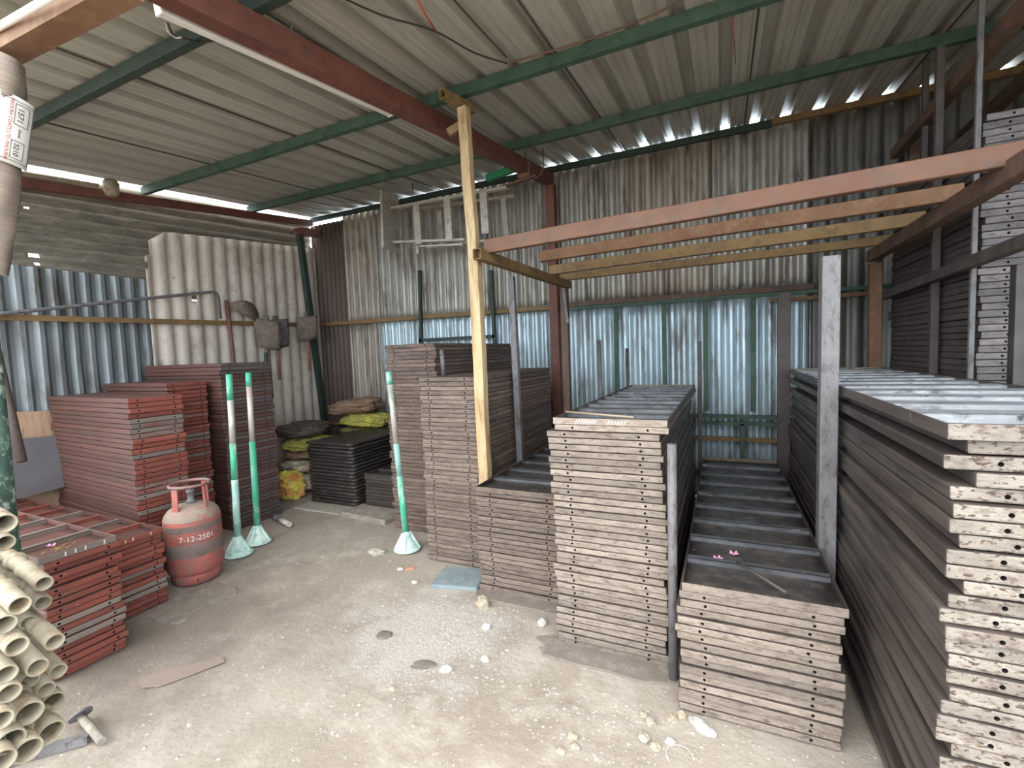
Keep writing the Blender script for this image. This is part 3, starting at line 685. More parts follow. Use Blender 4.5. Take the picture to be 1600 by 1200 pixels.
def text_mesh(txt, size, m, name, wrap=None):
    c = bpy.data.curves.new('t', 'FONT'); c.body = txt; c.size = size; c.align_x = 'CENTER'; c.extrude = .0004; c.resolution_u = 3
    o = bpy.data.objects.new('t', c); COL.objects.link(o)
    me = bpy.data.meshes.new_from_object(o.evaluated_get(bpy.context.evaluated_depsgraph_get())); bpy.data.objects.remove(o)
    if wrap:
        bm = bmesh.new(); bm.from_mesh(me); bmesh.ops.subdivide_edges(bm, edges=bm.edges[:], cuts=1)
        for v in bm.verts:
            a = v.co.x/wrap; r = wrap+.0012+v.co.z; z = v.co.y; v.co = Vector((math.sin(a)*r, -math.cos(a)*r, z))
        bm.to_mesh(me); bm.free()
    me.materials.clear(); me.materials.append(m); me.name = name
    o = bpy.data.objects.new(name, me); COL.objects.link(o); return o
o = text_mesh('7-12-2501', .052, CHALK, 'stencil_mark', R+.001); o.parent = gc; o.location = (0, 0, .325); o.rotation_euler = (0, 0, .75)

# ================================================================ CREAM SCAFFOLD PIPES (bottom left)
GPI = 'cream scaffold pipes piled at bottom left'
def pipe(P, r, wide, label, L=1.15, collar=0, tilt=(0, 0)):
    r *= .93
    d = Vector((-.985+tilt[0], .10+tilt[0], .05+tilt[1])).normalized()
    P = Vector(P); root = empty('scaffold_pipe', P); lab(root, label, 'pipe', GPI)
    mb = MB(); sd = d.cross(Vector((0, 0, 1))).normalized(); u = sd.cross(d)
    M = Matrix((sd, u, d)).transposed().to_4x4()
    rr = r
    prof = [(rr-.004, .10), (rr-.004, .0), (rr, 0)] if not wide else [(rr*.78, .12), (rr-.005, .03), (rr-.004, 0), (rr, 0), (rr, .045), (rr*.8, .075)]
    body_r = rr if not wide else rr*.8
    prof += [(body_r, L)]
    mb.lathe(prof, 20, mtx=M); o = mb.build('tube', CREAM, root, recalc=False)
    for f in o.data.polygons: pass
    mb = MB(); mb.lathe([(0, .09), (rr*.8 if wide else rr-.0035, .09)], 16, mtx=M)
    mb.build('bore', CREAM_IN, root)
    if wide:
        mb = MB(); mb.lathe([(body_r, .085), (rr*1.02, .09), (rr*1.02, .125), (body_r, .13)], 20, mtx=M); mb.build('collar', CREAM, root)
    if collar:
        mb = MB(); mb.lathe([(body_r, .13), (rr*1.25, .135), (rr*1.25, .15), (body_r, .155)], 20, mtx=M)
        mb.build('cup_ring', CREAM, root); mb = MB()
        mb.lathe([(body_r, .23), (rr*1.35, .235), (rr*1.35, .245), (body_r, .25)], 20, mtx=M); mb.build('cup_ring', CREAM, root)
    return root
PX = [((69,912),.0215,0,1.25,'uppermost cream pipe with rust patch and ringed cups'),((67,942),.0215,0,1.28,'cream pipe end just below the rust-patched one'),
((31,946),.0235,0,1.12,'cream pipe end left of the second from top'),((45,973),.0205,0,1.28,'cream pipe end in a hollow above the bright long one'),
((8,976),.024,0,1.10,'cream pipe end cut by the photo edge, upper row'),((86,1003),.0225,0,1.22,'bright cream pipe end reaching far right, plugged bore'),
((27,1010),.024,0,1.10,'cream pipe end left of the plugged one'),((59,1043),.0235,0,1.15,'rust-lipped cream pipe end in the middle of the pile'),
((91,1049),.0215,0,1.27,'rightmost plain cream pipe end of the pile'),((47,1063),.0215,0,1.2,'dusty cream pipe end below the rust-lipped one'),
((10,1054),.023,0,1.08,'cream pipe end at photo edge, middle row'),((72,1078),.0215,0,1.22,'cream pipe end above the rightmost flared socket'),
((15,1083),.024,0,1.08,'cream pipe end at photo edge, below the middle row'),((83,1098),.029,1,1.26,'flared cream socket, highest of the right ones'),
((17,1100),.029,1,1.16,'flared cream socket at left above the lower rows'),((46,1115),.030,1,1.13,'yellow-stained flared socket in the lower middle'),
((81,1145),.031,1,1.20,'thick flared socket at lower right of the pile'),((17,1159),.030,1,1.08,'flared socket at lower left of the pile'),
((44,1173),.030,1,1.10,'lowest orange-stained flared socket in the middle'),((2,1126),.024,1,1.05,'small socket cut by the photo edge, low row'),
((3,1190),.028,1,1.04,'bottom corner socket of the pipe pile'),((8,818),.025,0,1.12,'single pipe end high beside the green post'),((9,848),.025,0,1.4,'dark rusty pipe end under the high one')]
for (u, v), r, wide, dep, lb in PX:
    P = Vector((0, 0, 1.55))+(F+R2*((u-800)/720)-U2*((v-600)/720))*dep
    root = pipe(P, r, wide, lb, L=1.2+random.uniform(0, .15), collar=(v in (912, 946)), tilt=(0, random.uniform(-.003, .003)))
# crate-like cradle that carries the pipes: two bearers and uprights
cr = empty('pipe_rack', (-2.5, .72, 0)); lab(cr, 'dark steel rack under the pile of cream pipes at the left edge', 'rack')
for x in (-.1, .15): pass
for y in (-.1, -.42): MB().bar((-.1, y, 0), (-.1, y, 1.2), .04, .04).build('rack_leg', DARKP, cr)
for z in (.43, 1.18): MB().bar((-.1, -.42, z), (-.1, -.1, z), .04, .04).build('rack_bearer', DARKP, cr)

# mottled green post and dark pipe at the left edge
GM = mat('mottled_green_white_paint', (60,92,76), (40,66,56), (196,204,196), scale=9, stretch=(1,1,.7), rough=.6, bump=.2, lo=.4, hi=.6)
lab(MB().tube([(-2.86, .86, 0), (-2.93, .90, 3.0)], .035, 16).build('shed_post', GM), 'mottled green and white round post at the left edge', 'post')
lab(MB().tube([(-4.6, 1.5, .9), (-5.0, 1.52, 2.1)], .03, 12).build('leaning_pipe', DARKP), 'dark pipe leaning on the left wall behind the mottled green post', 'pipe')

# plywood and board leaning on the left wall
PLY = mat('tan_plywood', (178,146,116), (160,124,98), (128,100,84), scale=3, stretch=(1,4,.6), rough=.8, bump=.1)
o = MB().prism([(-5.38,1.55,.3),(-5.38,2.06,.3),(-5.40,2.05,.7),(-5.41,2.04,1.19),(-5.41,1.55,1.23)], (.012,0,0)).build('plywood_sheet', PLY)
lab(o, 'tan plywood sheet propped on the left wall behind the red stacks', 'plywood')
o = MB().prism([(-5.0,1.50,.52),(-5.0,1.86,.54),(-5.1,1.90,.98),(-5.1,1.53,1.0)], (.012,0,0)).build('steel_board', mat('slate_board', (92,88,92), (84,80,84), rough=.6, bump=.05))
o.location = (-.2, .08, 0)
lab(o, 'plain slate-grey board leaning in front of the plywood', 'board')
o = MB().prism([(-5.33,1.08,.647),(-4.75,1.04,.652),(-4.7,1.2,.652),(-5.33,1.31,.647)], (0,0,.006)).build('flat_offcut', GREYP)
lab(o, 'flat grey sheet offcut lying on the low red stack', 'sheet')

# ================================================================ HOES AND SHOVEL ON THE LEFT WALL
BLADE = mat('rusty_tool_blade', (112,96,84), (92,78,70), (134,116,100), scale=7, rough=.7, bump=.2, speck=(150,140,130), speckp=.7, speckscale=30)
BLADK = mat('dark_crusted_blade', (62,54,50), (84,74,68), (130,126,120), scale=9, rough=.7, bump=.5)
HAND = mat('tool_handle_wood', (150,108,84), (128,90,70), scale=4, stretch=(3,3,.5), rough=.7)
HANDR = mat('reddish_tool_handle', (120,78,64), (96,62,54), scale=4, stretch=(3,3,.5), rough=.65)
GH = 'digging hoes hung on the left wall rail'
def hoe(loc, bw, bh, hl, skew, label, m=BLADE, hm=HAND, hoff=0):
    r = empty('digging_hoe', (loc[0]+.04, loc[1], loc[2]), -.62); lab(r, label, 'hoe', GH)
    # blade hangs in the wall plane (y,z), bulging slightly towards the room
    mb = MB(); n = 8; vs = []; fs = []
    for j in range(n+1):
        for i in range(n+1):
            y = (i/n-.5)*bw*(1-.10*(1-j/n)); z = -bh*(1-j/n)+skew*(i/n-.5)
            if j == 0: z -= .02*math.sin(i/n*math.pi)
            x = .05+.03*math.sin(j/n*math.pi)+.02*math.cos((i/n-.5)*math.pi)
            vs.append((x, y+.12*skew*(j/n-.5), z))
    for j in range(n):
        for i in range(n): a = j*(n+1)+i; fs.append((a, a+1, a+n+2, a+n+1))
    mb._faces(vs, fs, True); b = mb.build('blade', m, r); s = b.modifiers.new('t', 'SOLIDIFY'); s.thickness = .004
    MB().tube([(.0, 0, -.03), (.0, 0, .05)], .03, 14).build('eye', m, r)
    MB().tube([(.0, 0, .03), (.0, hoff, -hl)], [.018, .02], 10).build('handle', hm, r)
    return r
hoe((-5.34, 4.22, 2.10), .30, .36, .78, .03, 'dark crusted hoe with its blade behind its lighter neighbour', BLADK)
hoe((-5.315, 4.07, 2.09), .29, .36, 1.0, -.05, 'brown hoe overlapping the dark crusted one on its left', hm=DARKP)
hoe((-5.28, 4.66, 2.16), .28, .31, .75, .04, 'light brown hoe hanging beside the green corner post')
r = empty('pick_hoe', (-5.352, 3.62, 2.22)); lab(r, 'long red-handled hoe with its curved blade pointing right', 'hoe')
MB().tube([(0, 0, .08), (.02, .05, -1.5)], [.024, .02], 12).build('handle', HANDR, r)
mb = MB(); vs = []; n = 6
for i in range(n+1):
    t = i/n; w = .035+.07*math.sin(t*math.pi*.75)
    for s in (-1, 1): vs.append((.03+.05*math.sin(t*3), .02+.36*t, .02-.12*t*t+s*w*(.6 if t > .9 else 1)))
mb._faces(vs, [(2*i, 2*i+1, 2*i+3, 2*i+2) for i in range(n)], True); b = mb.build('blade', BLADE, r); s = b.modifiers.new('t', 'SOLIDIFY'); s.thickness = .005
# conduit bent like a handle above the rail
lab(MB().tube([(-5.36, 1.0, 1.90), (-5.34, 1.7, 2.02), (-5.34, 2.6, 2.21), (-5.34, 3.46, 2.385), (-5.34, 3.50, 2.37), (-5.34, 3.515, 2.33), (-5.34, 3.525, 2.08)], .017, 10).build('bent_pipe', GREYP), 'thin grey pipe sloping above the rail and bent down at its end', 'pipe')

# ================================================================ SACKS
def sackmat(n, a, b, c): return mat(n, a, b, c, scale=5, stretch=(1,1,1.6), rough=.85, bump=.8, bscale=18, lo=.42, hi=.58)
S_BR = sackmat('brown_jute', (150,118,92), (120,92,74), (176,144,118)); S_DK = sackmat('dark_sacking', (92,82,74), (70,62,58), (126,100,82))
S_YE = sackmat('yellow_weave', (206,196,74), (170,166,78), (140,112,70)); S_CR = sackmat('cream_rags', (206,196,166), (170,160,126), (196,140,120))
S_OR = sackmat('orange_yellow_weave', (216,204,62), (196,120,62), (206,190,96)); S_OL = sackmat('olive_rags', (150,146,84), (112,104,64), (196,188,112))
def sack(loc, sz, m, label, rz=0, tilt=0, seed=0, rough=1):
    bm = bmesh.new(); bmesh.ops.create_icosphere(bm, subdivisions=5, radius=1)
    for v in bm.verts:
        c = v.co.copy(); e = 2.6
        k = (abs(c.x)**e+abs(c.y)**e+abs(c.z)**e)**(-1/e); c *= k
        q = Vector((c.x*2, c.y*2, c.z*2.5+seed*4))
        f = 1+.16*noise.noise(q)*rough+.10*noise.noise(q*2.6)*rough+.05*noise.noise(q*6)*rough
        fold = .05*math.sin(c.z*9+c.x*3+noise.noise(q)*5)*rough
        v.co = Vector((c.x*sz[0]*(f+fold), c.y*sz[1]*(f+fold), c.z*sz[2]*f))
    for f in bm.faces: f.smooth = True
    me = bpy.data.meshes.new('sack'); bm.to_mesh(me); bm.free(); me.materials.append(m)
    o = bpy.data.objects.new('sack', me); COL.objects.link(o); o.location = loc; o.rotation_euler = (0, tilt, rz)
    return lab(o, label, 'sack', 'sacks heaped in the corner')
sack((-4.60, 4.08, .12), (.30, .29, .11), S_CR, 'cream rag bundle at the floor beside the yellow-orange sack', seed=9)
sack((-4.49, 3.62, .15), (.15, .12, .16), S_OR, 'bright yellow and orange sack at the front foot of the heap', seed=1, rough=1.4)
sack((-4.62, 4.06, .30), (.29, .30, .075), S_CR, 'cream rags pressed in the middle of the sack heap', seed=2, rough=1.3)
sack((-4.64, 4.08, .435), (.27, .29, .06), S_BR, 'flat brown sack squeezed between cream rags and yellow weave', seed=3)
sack((-4.62, 4.06, .555), (.28, .30, .065), S_YE, 'yellow woven sack under the dark one', seed=4, rough=1.5)
sack((-4.76, 4.06, .71), (.30, .28, .09), S_DK, 'dark brown sack lying on top at the left of the heap', seed=5, tilt=-.06)
sack((-4.36, 4.82, .24), (.38, .18, .24), S_OL, 'olive sack behind the black sheets near the floor', seed=10)
sack((-4.36, 4.76, .57), (.36, .22, .09), S_OL, 'olive rag sack deep in the heap behind the black sheets', seed=11)
sack((-4.32, 4.74, .745), (.36, .24, .085), S_YE, 'yellow-green sack behind the black sheets, under the jute one', seed=6, rough=1.3)
sack((-4.50, 4.72, .92), (.37, .24, .10), S_BR, 'brown jute sack topping the heap', seed=7, tilt=-.12, rz=.1)

# ================================================================ ALUMINIUM STEPLADDER HUNG SIDEWAYS
ld = empty('stepladder', (0, 4.55, 0)); lab(ld, 'aluminium stepladder hung on its side below the roof at the back', 'stepladder')
def lp(n, a, b, w=.025, h=.06, m=ALU): return MB().bar(a, b, w, h, up=(0, 1, 0)).build(n, m, ld)
lp('side_rail', (-3.60, 0, 3.33), (-2.05, 0, 3.30)); lp('side_rail', (-3.58, 0, 2.93), (-2.60, 0, 2.83))
lp('side_rail', (-3.35, .28, 3.36), (-2.1, .28, 3.30)); lp('side_rail', (-3.3, .28, 2.88), (-2.5, .28, 2.86))
MB().bar((-3.62, -.02, 2.84), (-3.60, -.02, 3.50), .03, .30, up=(0, 1, 0)).build('top_platform', ALU, ld)
MB().bar((-3.36, .18, 2.80), (-3.36, .18, 3.24), .03, .06, up=(0, 1, 0)).build('top_platform_edge', ALU, ld)
for x in (-3.22, -2.80, -2.34): lp('step', (x, .0, 2.86), (x-.01, .0, 3.33), .085, .04)
for x in (-3.08, -2.66, -2.22): lp('brace_bar', (x, .28, 2.86), (x-.03, .28, 3.30), .06, .02)
lp('folding_arm', (-3.2, -.03, 2.83), (-2.62, -.03, 2.775), .012, .03, mat('bright_alu', (220,214,200), (206,200,186), rough=.35, metal=.4))
gb = MB().bar((-2.28, 4.5, 3.42), (-1.86, 4.45, 3.45), .05, .07).build('green_channel', mat('bright_green_steel', (34,128,84), (42,140,92), rough=.5)); lab(gb, 'short bright green steel bar hung beside the ladder end', 'bar')
kb = empty('clamp_block', (-1.80, 4.42, 3.28)); lab(kb, 'rusty clamp block with hooks hung from the roof by wire', 'clamp')
MB().box((-.07, -.05, .02), (.06, .05, .17)).build('block', BROWNP, kb); MB().bar((-.22, 0, -.01), (.12, 0, .03), .05, .02).build('base_bar', BROWNP, kb)
MB().tube([(0, 0, .17), (.01, 0, .30)], .004, 6).build('hanging_wire', WIREM, kb)
for x in (-3.28, -1.95): lab(MB().tube([(x, 4.55, 3.30), (x+.02, 4.53, roofz(4.5)-.0)], .005, 6).build('hanging_wire', WIREM), 'wire loop holding the %s end of the stepladder' % ('left' if x < -3 else 'right'), 'wire')
hk = MB().tube([(-1.60, 4.4, roofz(4.4)), (-1.60, 4.4, 3.36), (-1.63, 4.4, 3.30), (-1.69, 4.4, 3.28), (-1.73, 4.4, 3.32)], .006, 6).build('wire_hook', BROWNP); lab(hk, 'rusty wire hook dangling beside the maroon column head', 'hook')

# ================================================================ TUBE LIGHT ON THE RAFTER
tl = empty('tube_light', (0, 0, 0)); lab(tl, 'long white unlit batten tube light tied along the maroon beam', 'tube light')
a, b = Vector((-2.145, 1.262, 3.055)), Vector((-2.075, 2.655, 3.24))
d = (b-a).normalized()
o = MB().bar(a, b, .045, .06).build('batten', WHITE, tl); bevel(o, .006, 3)
for q, s in ((a, -1), (b, 1)): o = MB().bar(q, q+d*s*.016, .05, .066).build('end_cap', WHITE, tl); bevel(o, .005, 2)
for t in (.12, .42, .83):
    p = a.lerp(b, t); w = []
    for k in range(9):
        an = -.3+k/8*3.7; w.append(p+Vector((math.cos(an)*.0+.0, 0, 0))+Vector((-.021 if k < 3 else (.02 if k > 5 else (k-4)*.02), 0, (-.027+.02*k if k < 3 else .06 if k < 6 else -.0))))
    pts = [p+Vector((.022, 0, -.026)), p+Vector((-.022, 0, -.027)), p+Vector((-.024, 0, .02)), p+Vector((.03, 0, .11)), p+Vector((.075, 0, .17))]
    MB().tube(pts, .003, 6).build('tie_cord', CORD, tl)
p = a.lerp(b, .58); MB().tube([p+Vector((-.0, 0, .02)), p+Vector((.015, .0, .075))], .007, 8).build('cable_stub', WHITE, tl)
MB().tube([p+Vector((.015, 0, .075)), p+Vector((.02, -.03, .12)), p+Vector((.03, -.12, .17)), p+Vector((.05, -.22, .175))], .0045, 6).build('lead', WIREM, tl)
for q in (p+Vector((.015, 0, .085)), p+Vector((.05, -.22, .175))): MB().tube([q, q+Vector((.003, -.035, .015))], .007, 6).build('taped_joint', REDTAPE, tl)

# wires under the roof
def wire(pts, r, m, label):
    P = [Vector(p) for p in pts]; out = []
    for i in range(len(P)-1):
        for k in range(5):
            t = k/5; p0 = P[max(0, i-1)]; p1 = P[i]; p2 = P[i+1]; p3 = P[min(len(P)-1, i+2)]
            out.append(.5*((2*p1)+(p2-p0)*t+(2*p0-5*p1+4*p2-p3)*t*t+(3*p1-p0-3*p2+p3)*t**3))
    out.append(P[-1]); return lab(MB().tube(out, r, 6).build('roof_wire', m), label, 'wire')
def rp(u, v, dz=0):  # point on the roof plane, found once from the camera calibration
    d = F+R2*((u-800)/720)-U2*((v-600)/720); t = (roofz(0)-dz-1.55)/(d.z-.1*d.y); return Vector((0, 0, 1.55))+d*t
wire([rp(530, -6, .03), rp(600, 25, .04), rp(678, 48, .05), rp(740, 82, .04), rp(792, 99, .05)], .005, WIREM, 'dark cable strung under the roof with a red taped joint')
lab(MB().tube([rp(652, 0, .03), rp(666, 25, .04), rp(680, 47, .05)], .006, 6).build('roof_wire', REDTAPE), 'red taped wire joining the dark cable under the roof', 'wire')
wire([rp(706, -4, .02), rp(750, 45, .02), rp(792, 90, .02)], .004, WIREM, 'black wire along the roof seam above the timber post')
wire([rp(800, 97, .085), rp(900, 68, .085), rp(1000, 32, .085), rp(1050, 8, .07), rp(1068, -5, .06)], .006, BROWNP, 'brown cable running below the green purlin at top centre')
wire([rp(262, 36, .06), rp(272, 56, .09), rp(290, 60, .10), rp(320, 66, .08), rp(356, 56, .06)], .005, WIREM, 'looped cable tied to the nearest dark green purlin')
wire([rp(260, 37, .05), rp(263, 50, .09), rp(275, 59, .10), rp(284, 58, .10)], .004, CORD, 'pale cord knotted round the nearest purlin')
lab(MB().tube([rp(1141, -5, .01), rp(1147, 60, .06), rp(1149, 100, .10)], .003, 6).build('roof_string', REDTAPE), 'thin orange string hanging from the roof near its seam', 'string')

# ================================================================ FRONT HEADER, TUBE AND ROLLED TARPAULIN (top left)
def cp(u, v, t):
    return tuple(Vector((0, 0, 1.55))+(F+R2*((u-800)/720)-U2*((v-600)/720))*t)
hd = MB().bar((-5.4, .79, 2.60), (2.55, .72, 2.98), .085, .10, seg=8, wob=.004).build('header_beam', RUSTO)
hd.location = (0, .02, 0)
TARP = mat('beige_woven_tarp', (140,124,110), (122,108,96), (156,142,128), scale=3, stretch=(1,1,26), rough=.85, bump=.35, bscale=20)
bpy.data.objects.remove(hd)
hd = MB().bar(cp(-60, 112, 1.95), cp(200, -32, 1.45), .085, .085).build('header_beam', RUSTO); lab(hd, 'orange-brown rusty beam crossing the top left corner', 'beam')
lab(MB().tube([cp(-60, 76, 1.85), cp(110, -22, 1.45)], .012, 10).build('white_tube', WHITE), 'white plastic tube above the rusty beam, top left corner', 'tube')
ra, rb = Vector(cp(-38, 410, 1.74)), Vector(cp(6, 88, 1.74))
tr = empty('rolled_tarpaulin', ra); tr.rotation_mode = 'QUATERNION'; tr.rotation_quaternion = (rb-ra).to_track_quat('Z', 'Y')
cl = tr.rotation_quaternion.inverted() @ (Vector((0, 0, 1.55))-ra); LA = math.atan2(cl.y, cl.x)+.42; lab(tr, 'beige striped tarpaulin roll hanging at the top left edge', 'tarpaulin')
mb = MB(); n = 28; vs = []; fs = []; m_ = 22
for j in range(m_+1):
    t = j/m_; z = -.03+.80*t
    for i in range(n):
        an = 2*math.pi*i/n; r = .085*(1+.10*math.sin(3*an+t*3))+.012*noise.noise(Vector((math.cos(an)*2, math.sin(an)*2, t*6)))
        if t > .9: r *= 1-(t-.9)*2.5
        vs.append((math.cos(an)*r+.012*math.sin(t*5), math.sin(an)*r, z))
for j in range(m_):
    for i in range(n): fs.append((j*n+i, j*n+(i+1) % n, (j+1)*n+(i+1) % n, (j+1)*n+i))
mb._faces(vs, fs, True); mb._faces([vs[i] for i in range(n)], [tuple(range(n))[::-1]]); mb._faces([vs[m_*n+i] for i in range(n)], [tuple(range(n))])
mb.build('roll', TARP, tr)

# printed label wrapped on the roll, reading downwards
LB = .098
PAPER = mat('label_white', (226,222,214), (214,210,204), rough=.6, bump=0)
INKR = mat('red_ink', (206,92,92), (190,80,80), rough=.7, bump=0); INKK = mat('black_ink', (52,50,54), (64,60,64), rough=.7, bump=0)
lbz0, lbz1, a0, a1 = .38, .63, LA-.75, LA+.8
la = empty('printed_label', (0, 0, 0)); la.parent = tr; la['label'] = 'white printed label with red and black lettering'
mb = MB(); vs = []; fs = []
for j in range(9):
    for i in range(13):
        an = a0+(a1-a0)*i/12; r = LB+.004; vs.append((math.cos(an)*r, math.sin(an)*r, lbz0+(lbz1-lbz0)*j/8))
for j in range(8):
    for i in range(12): q = j*13+i; fs.append((q, q+1, q+14, q+13))
mb._faces(vs, fs, True); o = mb.build('paper', PAPER, la); s = o.modifiers.new('t', 'SOLIDIFY'); s.thickness = .001
def ltext(txt, size, m, zc, an, nm='lettering'):
    c = bpy.data.curves.new('t', 'FONT'); c.body = txt; c.size = size; c.align_x = 'CENTER'; c.extrude = .0003
    o = bpy.data.objects.new('t', c); COL.objects.link(o)
    me = bpy.data.meshes.new_from_object(o.evaluated_get(bpy.context.evaluated_depsgraph_get())); bpy.data.objects.remove(o)
    for v in me.vertices:   # text runs down the roll; glyph up = +angle
        t, hgt = v.co.x, v.co.y; r = LB+.0055+v.co.z; aa = an+hgt/r
        v.co = Vector((math.cos(aa)*r, math.sin(aa)*r, zc-t))
    me.materials.append(m); o = bpy.data.objects.new(nm, me); COL.objects.link(o); o.parent = la; return o
def lrect(an0, an1, z0, z1, m, w=.003):
    mb = MB()
    P = lambda an, z: Vector((math.cos(an)*(LB+.0055), math.sin(an)*(LB+.0055), z))
    for p, q in (((an0, z0), (an1, z0)), ((an1, z0), (an1, z1)), ((an1, z1), (an0, z1)), ((an0, z1), (an0, z0))):
        pts = [P(p[0]+(q[0]-p[0])*k/6, p[1]+(q[1]-p[1])*k/6) for k in range(7)]
        mb.tube(pts, .0009, 4)
    return mb.build('ruled_border', m, la)
lrect(LA-.5, LA+.7, .395, .615, INKK)
ltext('MADURA COATS LTD. MADURAI', .0155, INKR, .505, LA-.12)
ltext('1571', .028, INKK, .567, LA+.12); lrect(LA+.03, LA+.5, .53, .605, INKK)
ltext('5210', .024, INKK, .438, LA+.12); lrect(LA+.03, LA+.45, .405, .47, INKK)
ltext('Denier', .012, INKK, .50, LA+.2)

# ================================================================ GROUND CLUTTER
def blob(name, loc, sz, m, label, cat, seed, group=None, rz=0, flat=0, sub=3):
    bm = bmesh.new(); bmesh.ops.create_icosphere(bm, subdivisions=sub, radius=1)
    for v in bm.verts:
        c = v.co.copy(); f = 1+.35*noise.noise(c*1.3+Vector((seed*5, 0, 0)))+.12*noise.noise(c*3.7+Vector((0, seed*3, 0)))
        v.co = Vector((c.x*sz[0]*f, c.y*sz[1]*f, max(c.z, -.35)*sz[2]*f))
    me = bpy.data.meshes.new(name); bm.to_mesh(me); bm.free(); me.materials.append(m)
    o = bpy.data.objects.new(name, me); COL.objects.link(o); o.location = (loc[0], loc[1], floor_h(loc[0], loc[1])+sz[2]*.3); o.rotation_euler = (0, 0, rz)
    return lab(o, label, cat, group)
STW = mat('pale_stone', (186,188,184), (168,166,160), scale=14, rough=.85, bump=.3, tint=.05)
STG = mat('grey_stone', (150,142,128), (170,162,148), scale=14, rough=.9, bump=.4, tint=.08)
STD = mat('dark_stone', (104,98,90), (122,114,106), scale=14, rough=.9, bump=.3)
STT = mat('tan_stone', (156,142,120), (168,156,136), scale=14, rough=.9, bump=.3, tint=.06)
GS = 'loose stones on the dirt floor'
STN = [((-.088,1.928),(.055,.03,.018),STW,'long bluish-white flat stone at the foot of the low stack',-.7),((-.205,1.93),(.025,.018,.015),STT,'tan stone just left of the bluish-white flat one',.9),
((-.17,1.955),(.018,.022,.02),STT,'pointed tan stone against the low stack foot',0),((-.315,1.90),(.02,.016,.012),STT,'small yellow stone farther left of the low stack',0),((-.285,1.875),(.02,.022,.016),STG,'rounded brown-grey stone beside the small yellow one',.3),
((-.30,1.79),(.022,.028,.014),STG,'angular grey stone in the near cluster',.4),((-.25,1.762),(.024,.02,.014),STT,'tan angular stone right of the grey angular one',0),((-.2,1.81),(.02,.016,.012),STW,'cream stone near the dry straw curl',.2),
((-.953,2.372),(.026,.03,.024),STW,'white stone at the left foot of the centre stack',0),((-1.236,2.216),(.026,.024,.02),STW,'white stone left of the short stack foot, upper',0),((-1.114,1.968),(.022,.02,.018),STW,'white stone alone in the gravel, middle',.4),
((-1.26,1.83),(.03,.022,.016),STW,'knobbly white stone right of the dark flat piece',.2),((-1.388,1.823),(.065,.035,.008),STD,'dark flat leaf-shaped stone in the gravel patch',.5),((-1.75,1.951),(.045,.04,.012),STD,'dark round flat stone at the left of the gravel',.8),
((-1.955,2.514),(.026,.016,.012),STW,'white chip below the lone green prop',.2),((-2.177,2.635),(.024,.016,.012),STW,'white scrap beside the orange scrap near the lone prop',0),((-.562,1.683),(.022,.018,.014),STT,'light tan stone in open floor before the centre stack',0),
((-.54,1.64),(.02,.016,.012),STG,'grey pebble touching the light tan stone',0),((-.585,1.60),(.02,.014,.01),STT,'brownish pebble nearest below the grey pebble',0),((-1.426,1.625),(.02,.016,.01),STT,'yellow pebble below the dark flat leaf-shaped stone',0),((-1.36,2.4),(.045,.04,.05),STT,'sandy lump against the short stack corner',0)]
for i, (p, s, m, lb, r) in enumerate(STN): blob('stone', p, s, m, lb, 'stone', i+1, GS, r)
o = MB().box((-.03, -.012, 0), (.03, .012, .012)).build('brick_chip', mat('orange_scrap', (224,140,108), (206,124,96), rough=.8), loc=(-2.11, 2.66, floor_h(-2.11, 2.66)+.002)); o.rotation_euler = (0, 0, .7)
lab(o, 'orange brick chip on the dirt by the lone green prop', 'brick chip')
blob('crumpled_rag', (-2.52, 2.79), (.09, .05, .028), mat('grey_rag', (170,164,148), (140,132,118), rough=.9, bump=.6), 'crumpled grey scrap left of the lone prop foot', 'scrap', 77)
CONC = mat('dusty_concrete', (150,140,128), (128,118,108), (170,160,146), scale=6, rough=.9, bump=.4, bscale=40)
CONCD = mat('dark_concrete', (126,116,106), (112,102,94), (144,134,124), scale=6, rough=.85, bump=.3, bscale=40)
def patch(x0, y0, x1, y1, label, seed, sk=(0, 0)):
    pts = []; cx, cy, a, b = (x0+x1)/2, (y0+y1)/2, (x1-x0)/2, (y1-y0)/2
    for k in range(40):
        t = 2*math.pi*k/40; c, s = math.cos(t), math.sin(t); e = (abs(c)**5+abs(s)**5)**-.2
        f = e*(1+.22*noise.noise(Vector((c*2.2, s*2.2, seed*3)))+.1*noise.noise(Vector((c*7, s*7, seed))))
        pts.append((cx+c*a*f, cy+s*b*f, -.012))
    o = MB().prism(pts, (0, 0, .016)).build('concrete_patch', CONCD); bevel(o, .004, 2); return lab(o, label, 'concrete')  # thin irregular patch, a little darker than the dirt around it
def slab(x0, y0, x1, y1, h, m, label, rz=0, name='concrete_slab'):
    o = MB().box((-(x1-x0)/2, -(y1-y0)/2, -.03), ((x1-x0)/2, (y1-y0)/2, h)).build(name, m, loc=((x0+x1)/2, (y0+y1)/2, -.0)); o.rotation_euler = (0, 0, rz); bevel(o, .012, 2); return lab(o, label, 'slab')
slab(-3.45, 3.32, -2.86, 3.60, .045, CONC, 'broken pale concrete slab before the small low stack', -.08)
slab(-1.84, 2.52, -1.51, 2.80, .016, mat('bluish_slate', (120,138,144), (108,124,130), (140,150,150), scale=7, rough=.75, bump=.2), 'bluish slate slab between tall and short brown stacks', .2, 'slate_slab')
patch(-1.48, 2.48, -.82, 2.70, 'dark strip at the foot of the short stack', 1, (.02, -.02))
patch(-.90, 2.10, -.14, 2.32, 'dark strip at the foot of the centre stack', 2)
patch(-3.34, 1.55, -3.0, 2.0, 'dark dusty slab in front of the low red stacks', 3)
slab(-4.15, 3.36, -3.5, 3.58, .012, STG, 'pale crumbling kerb before the black sheets', 0)
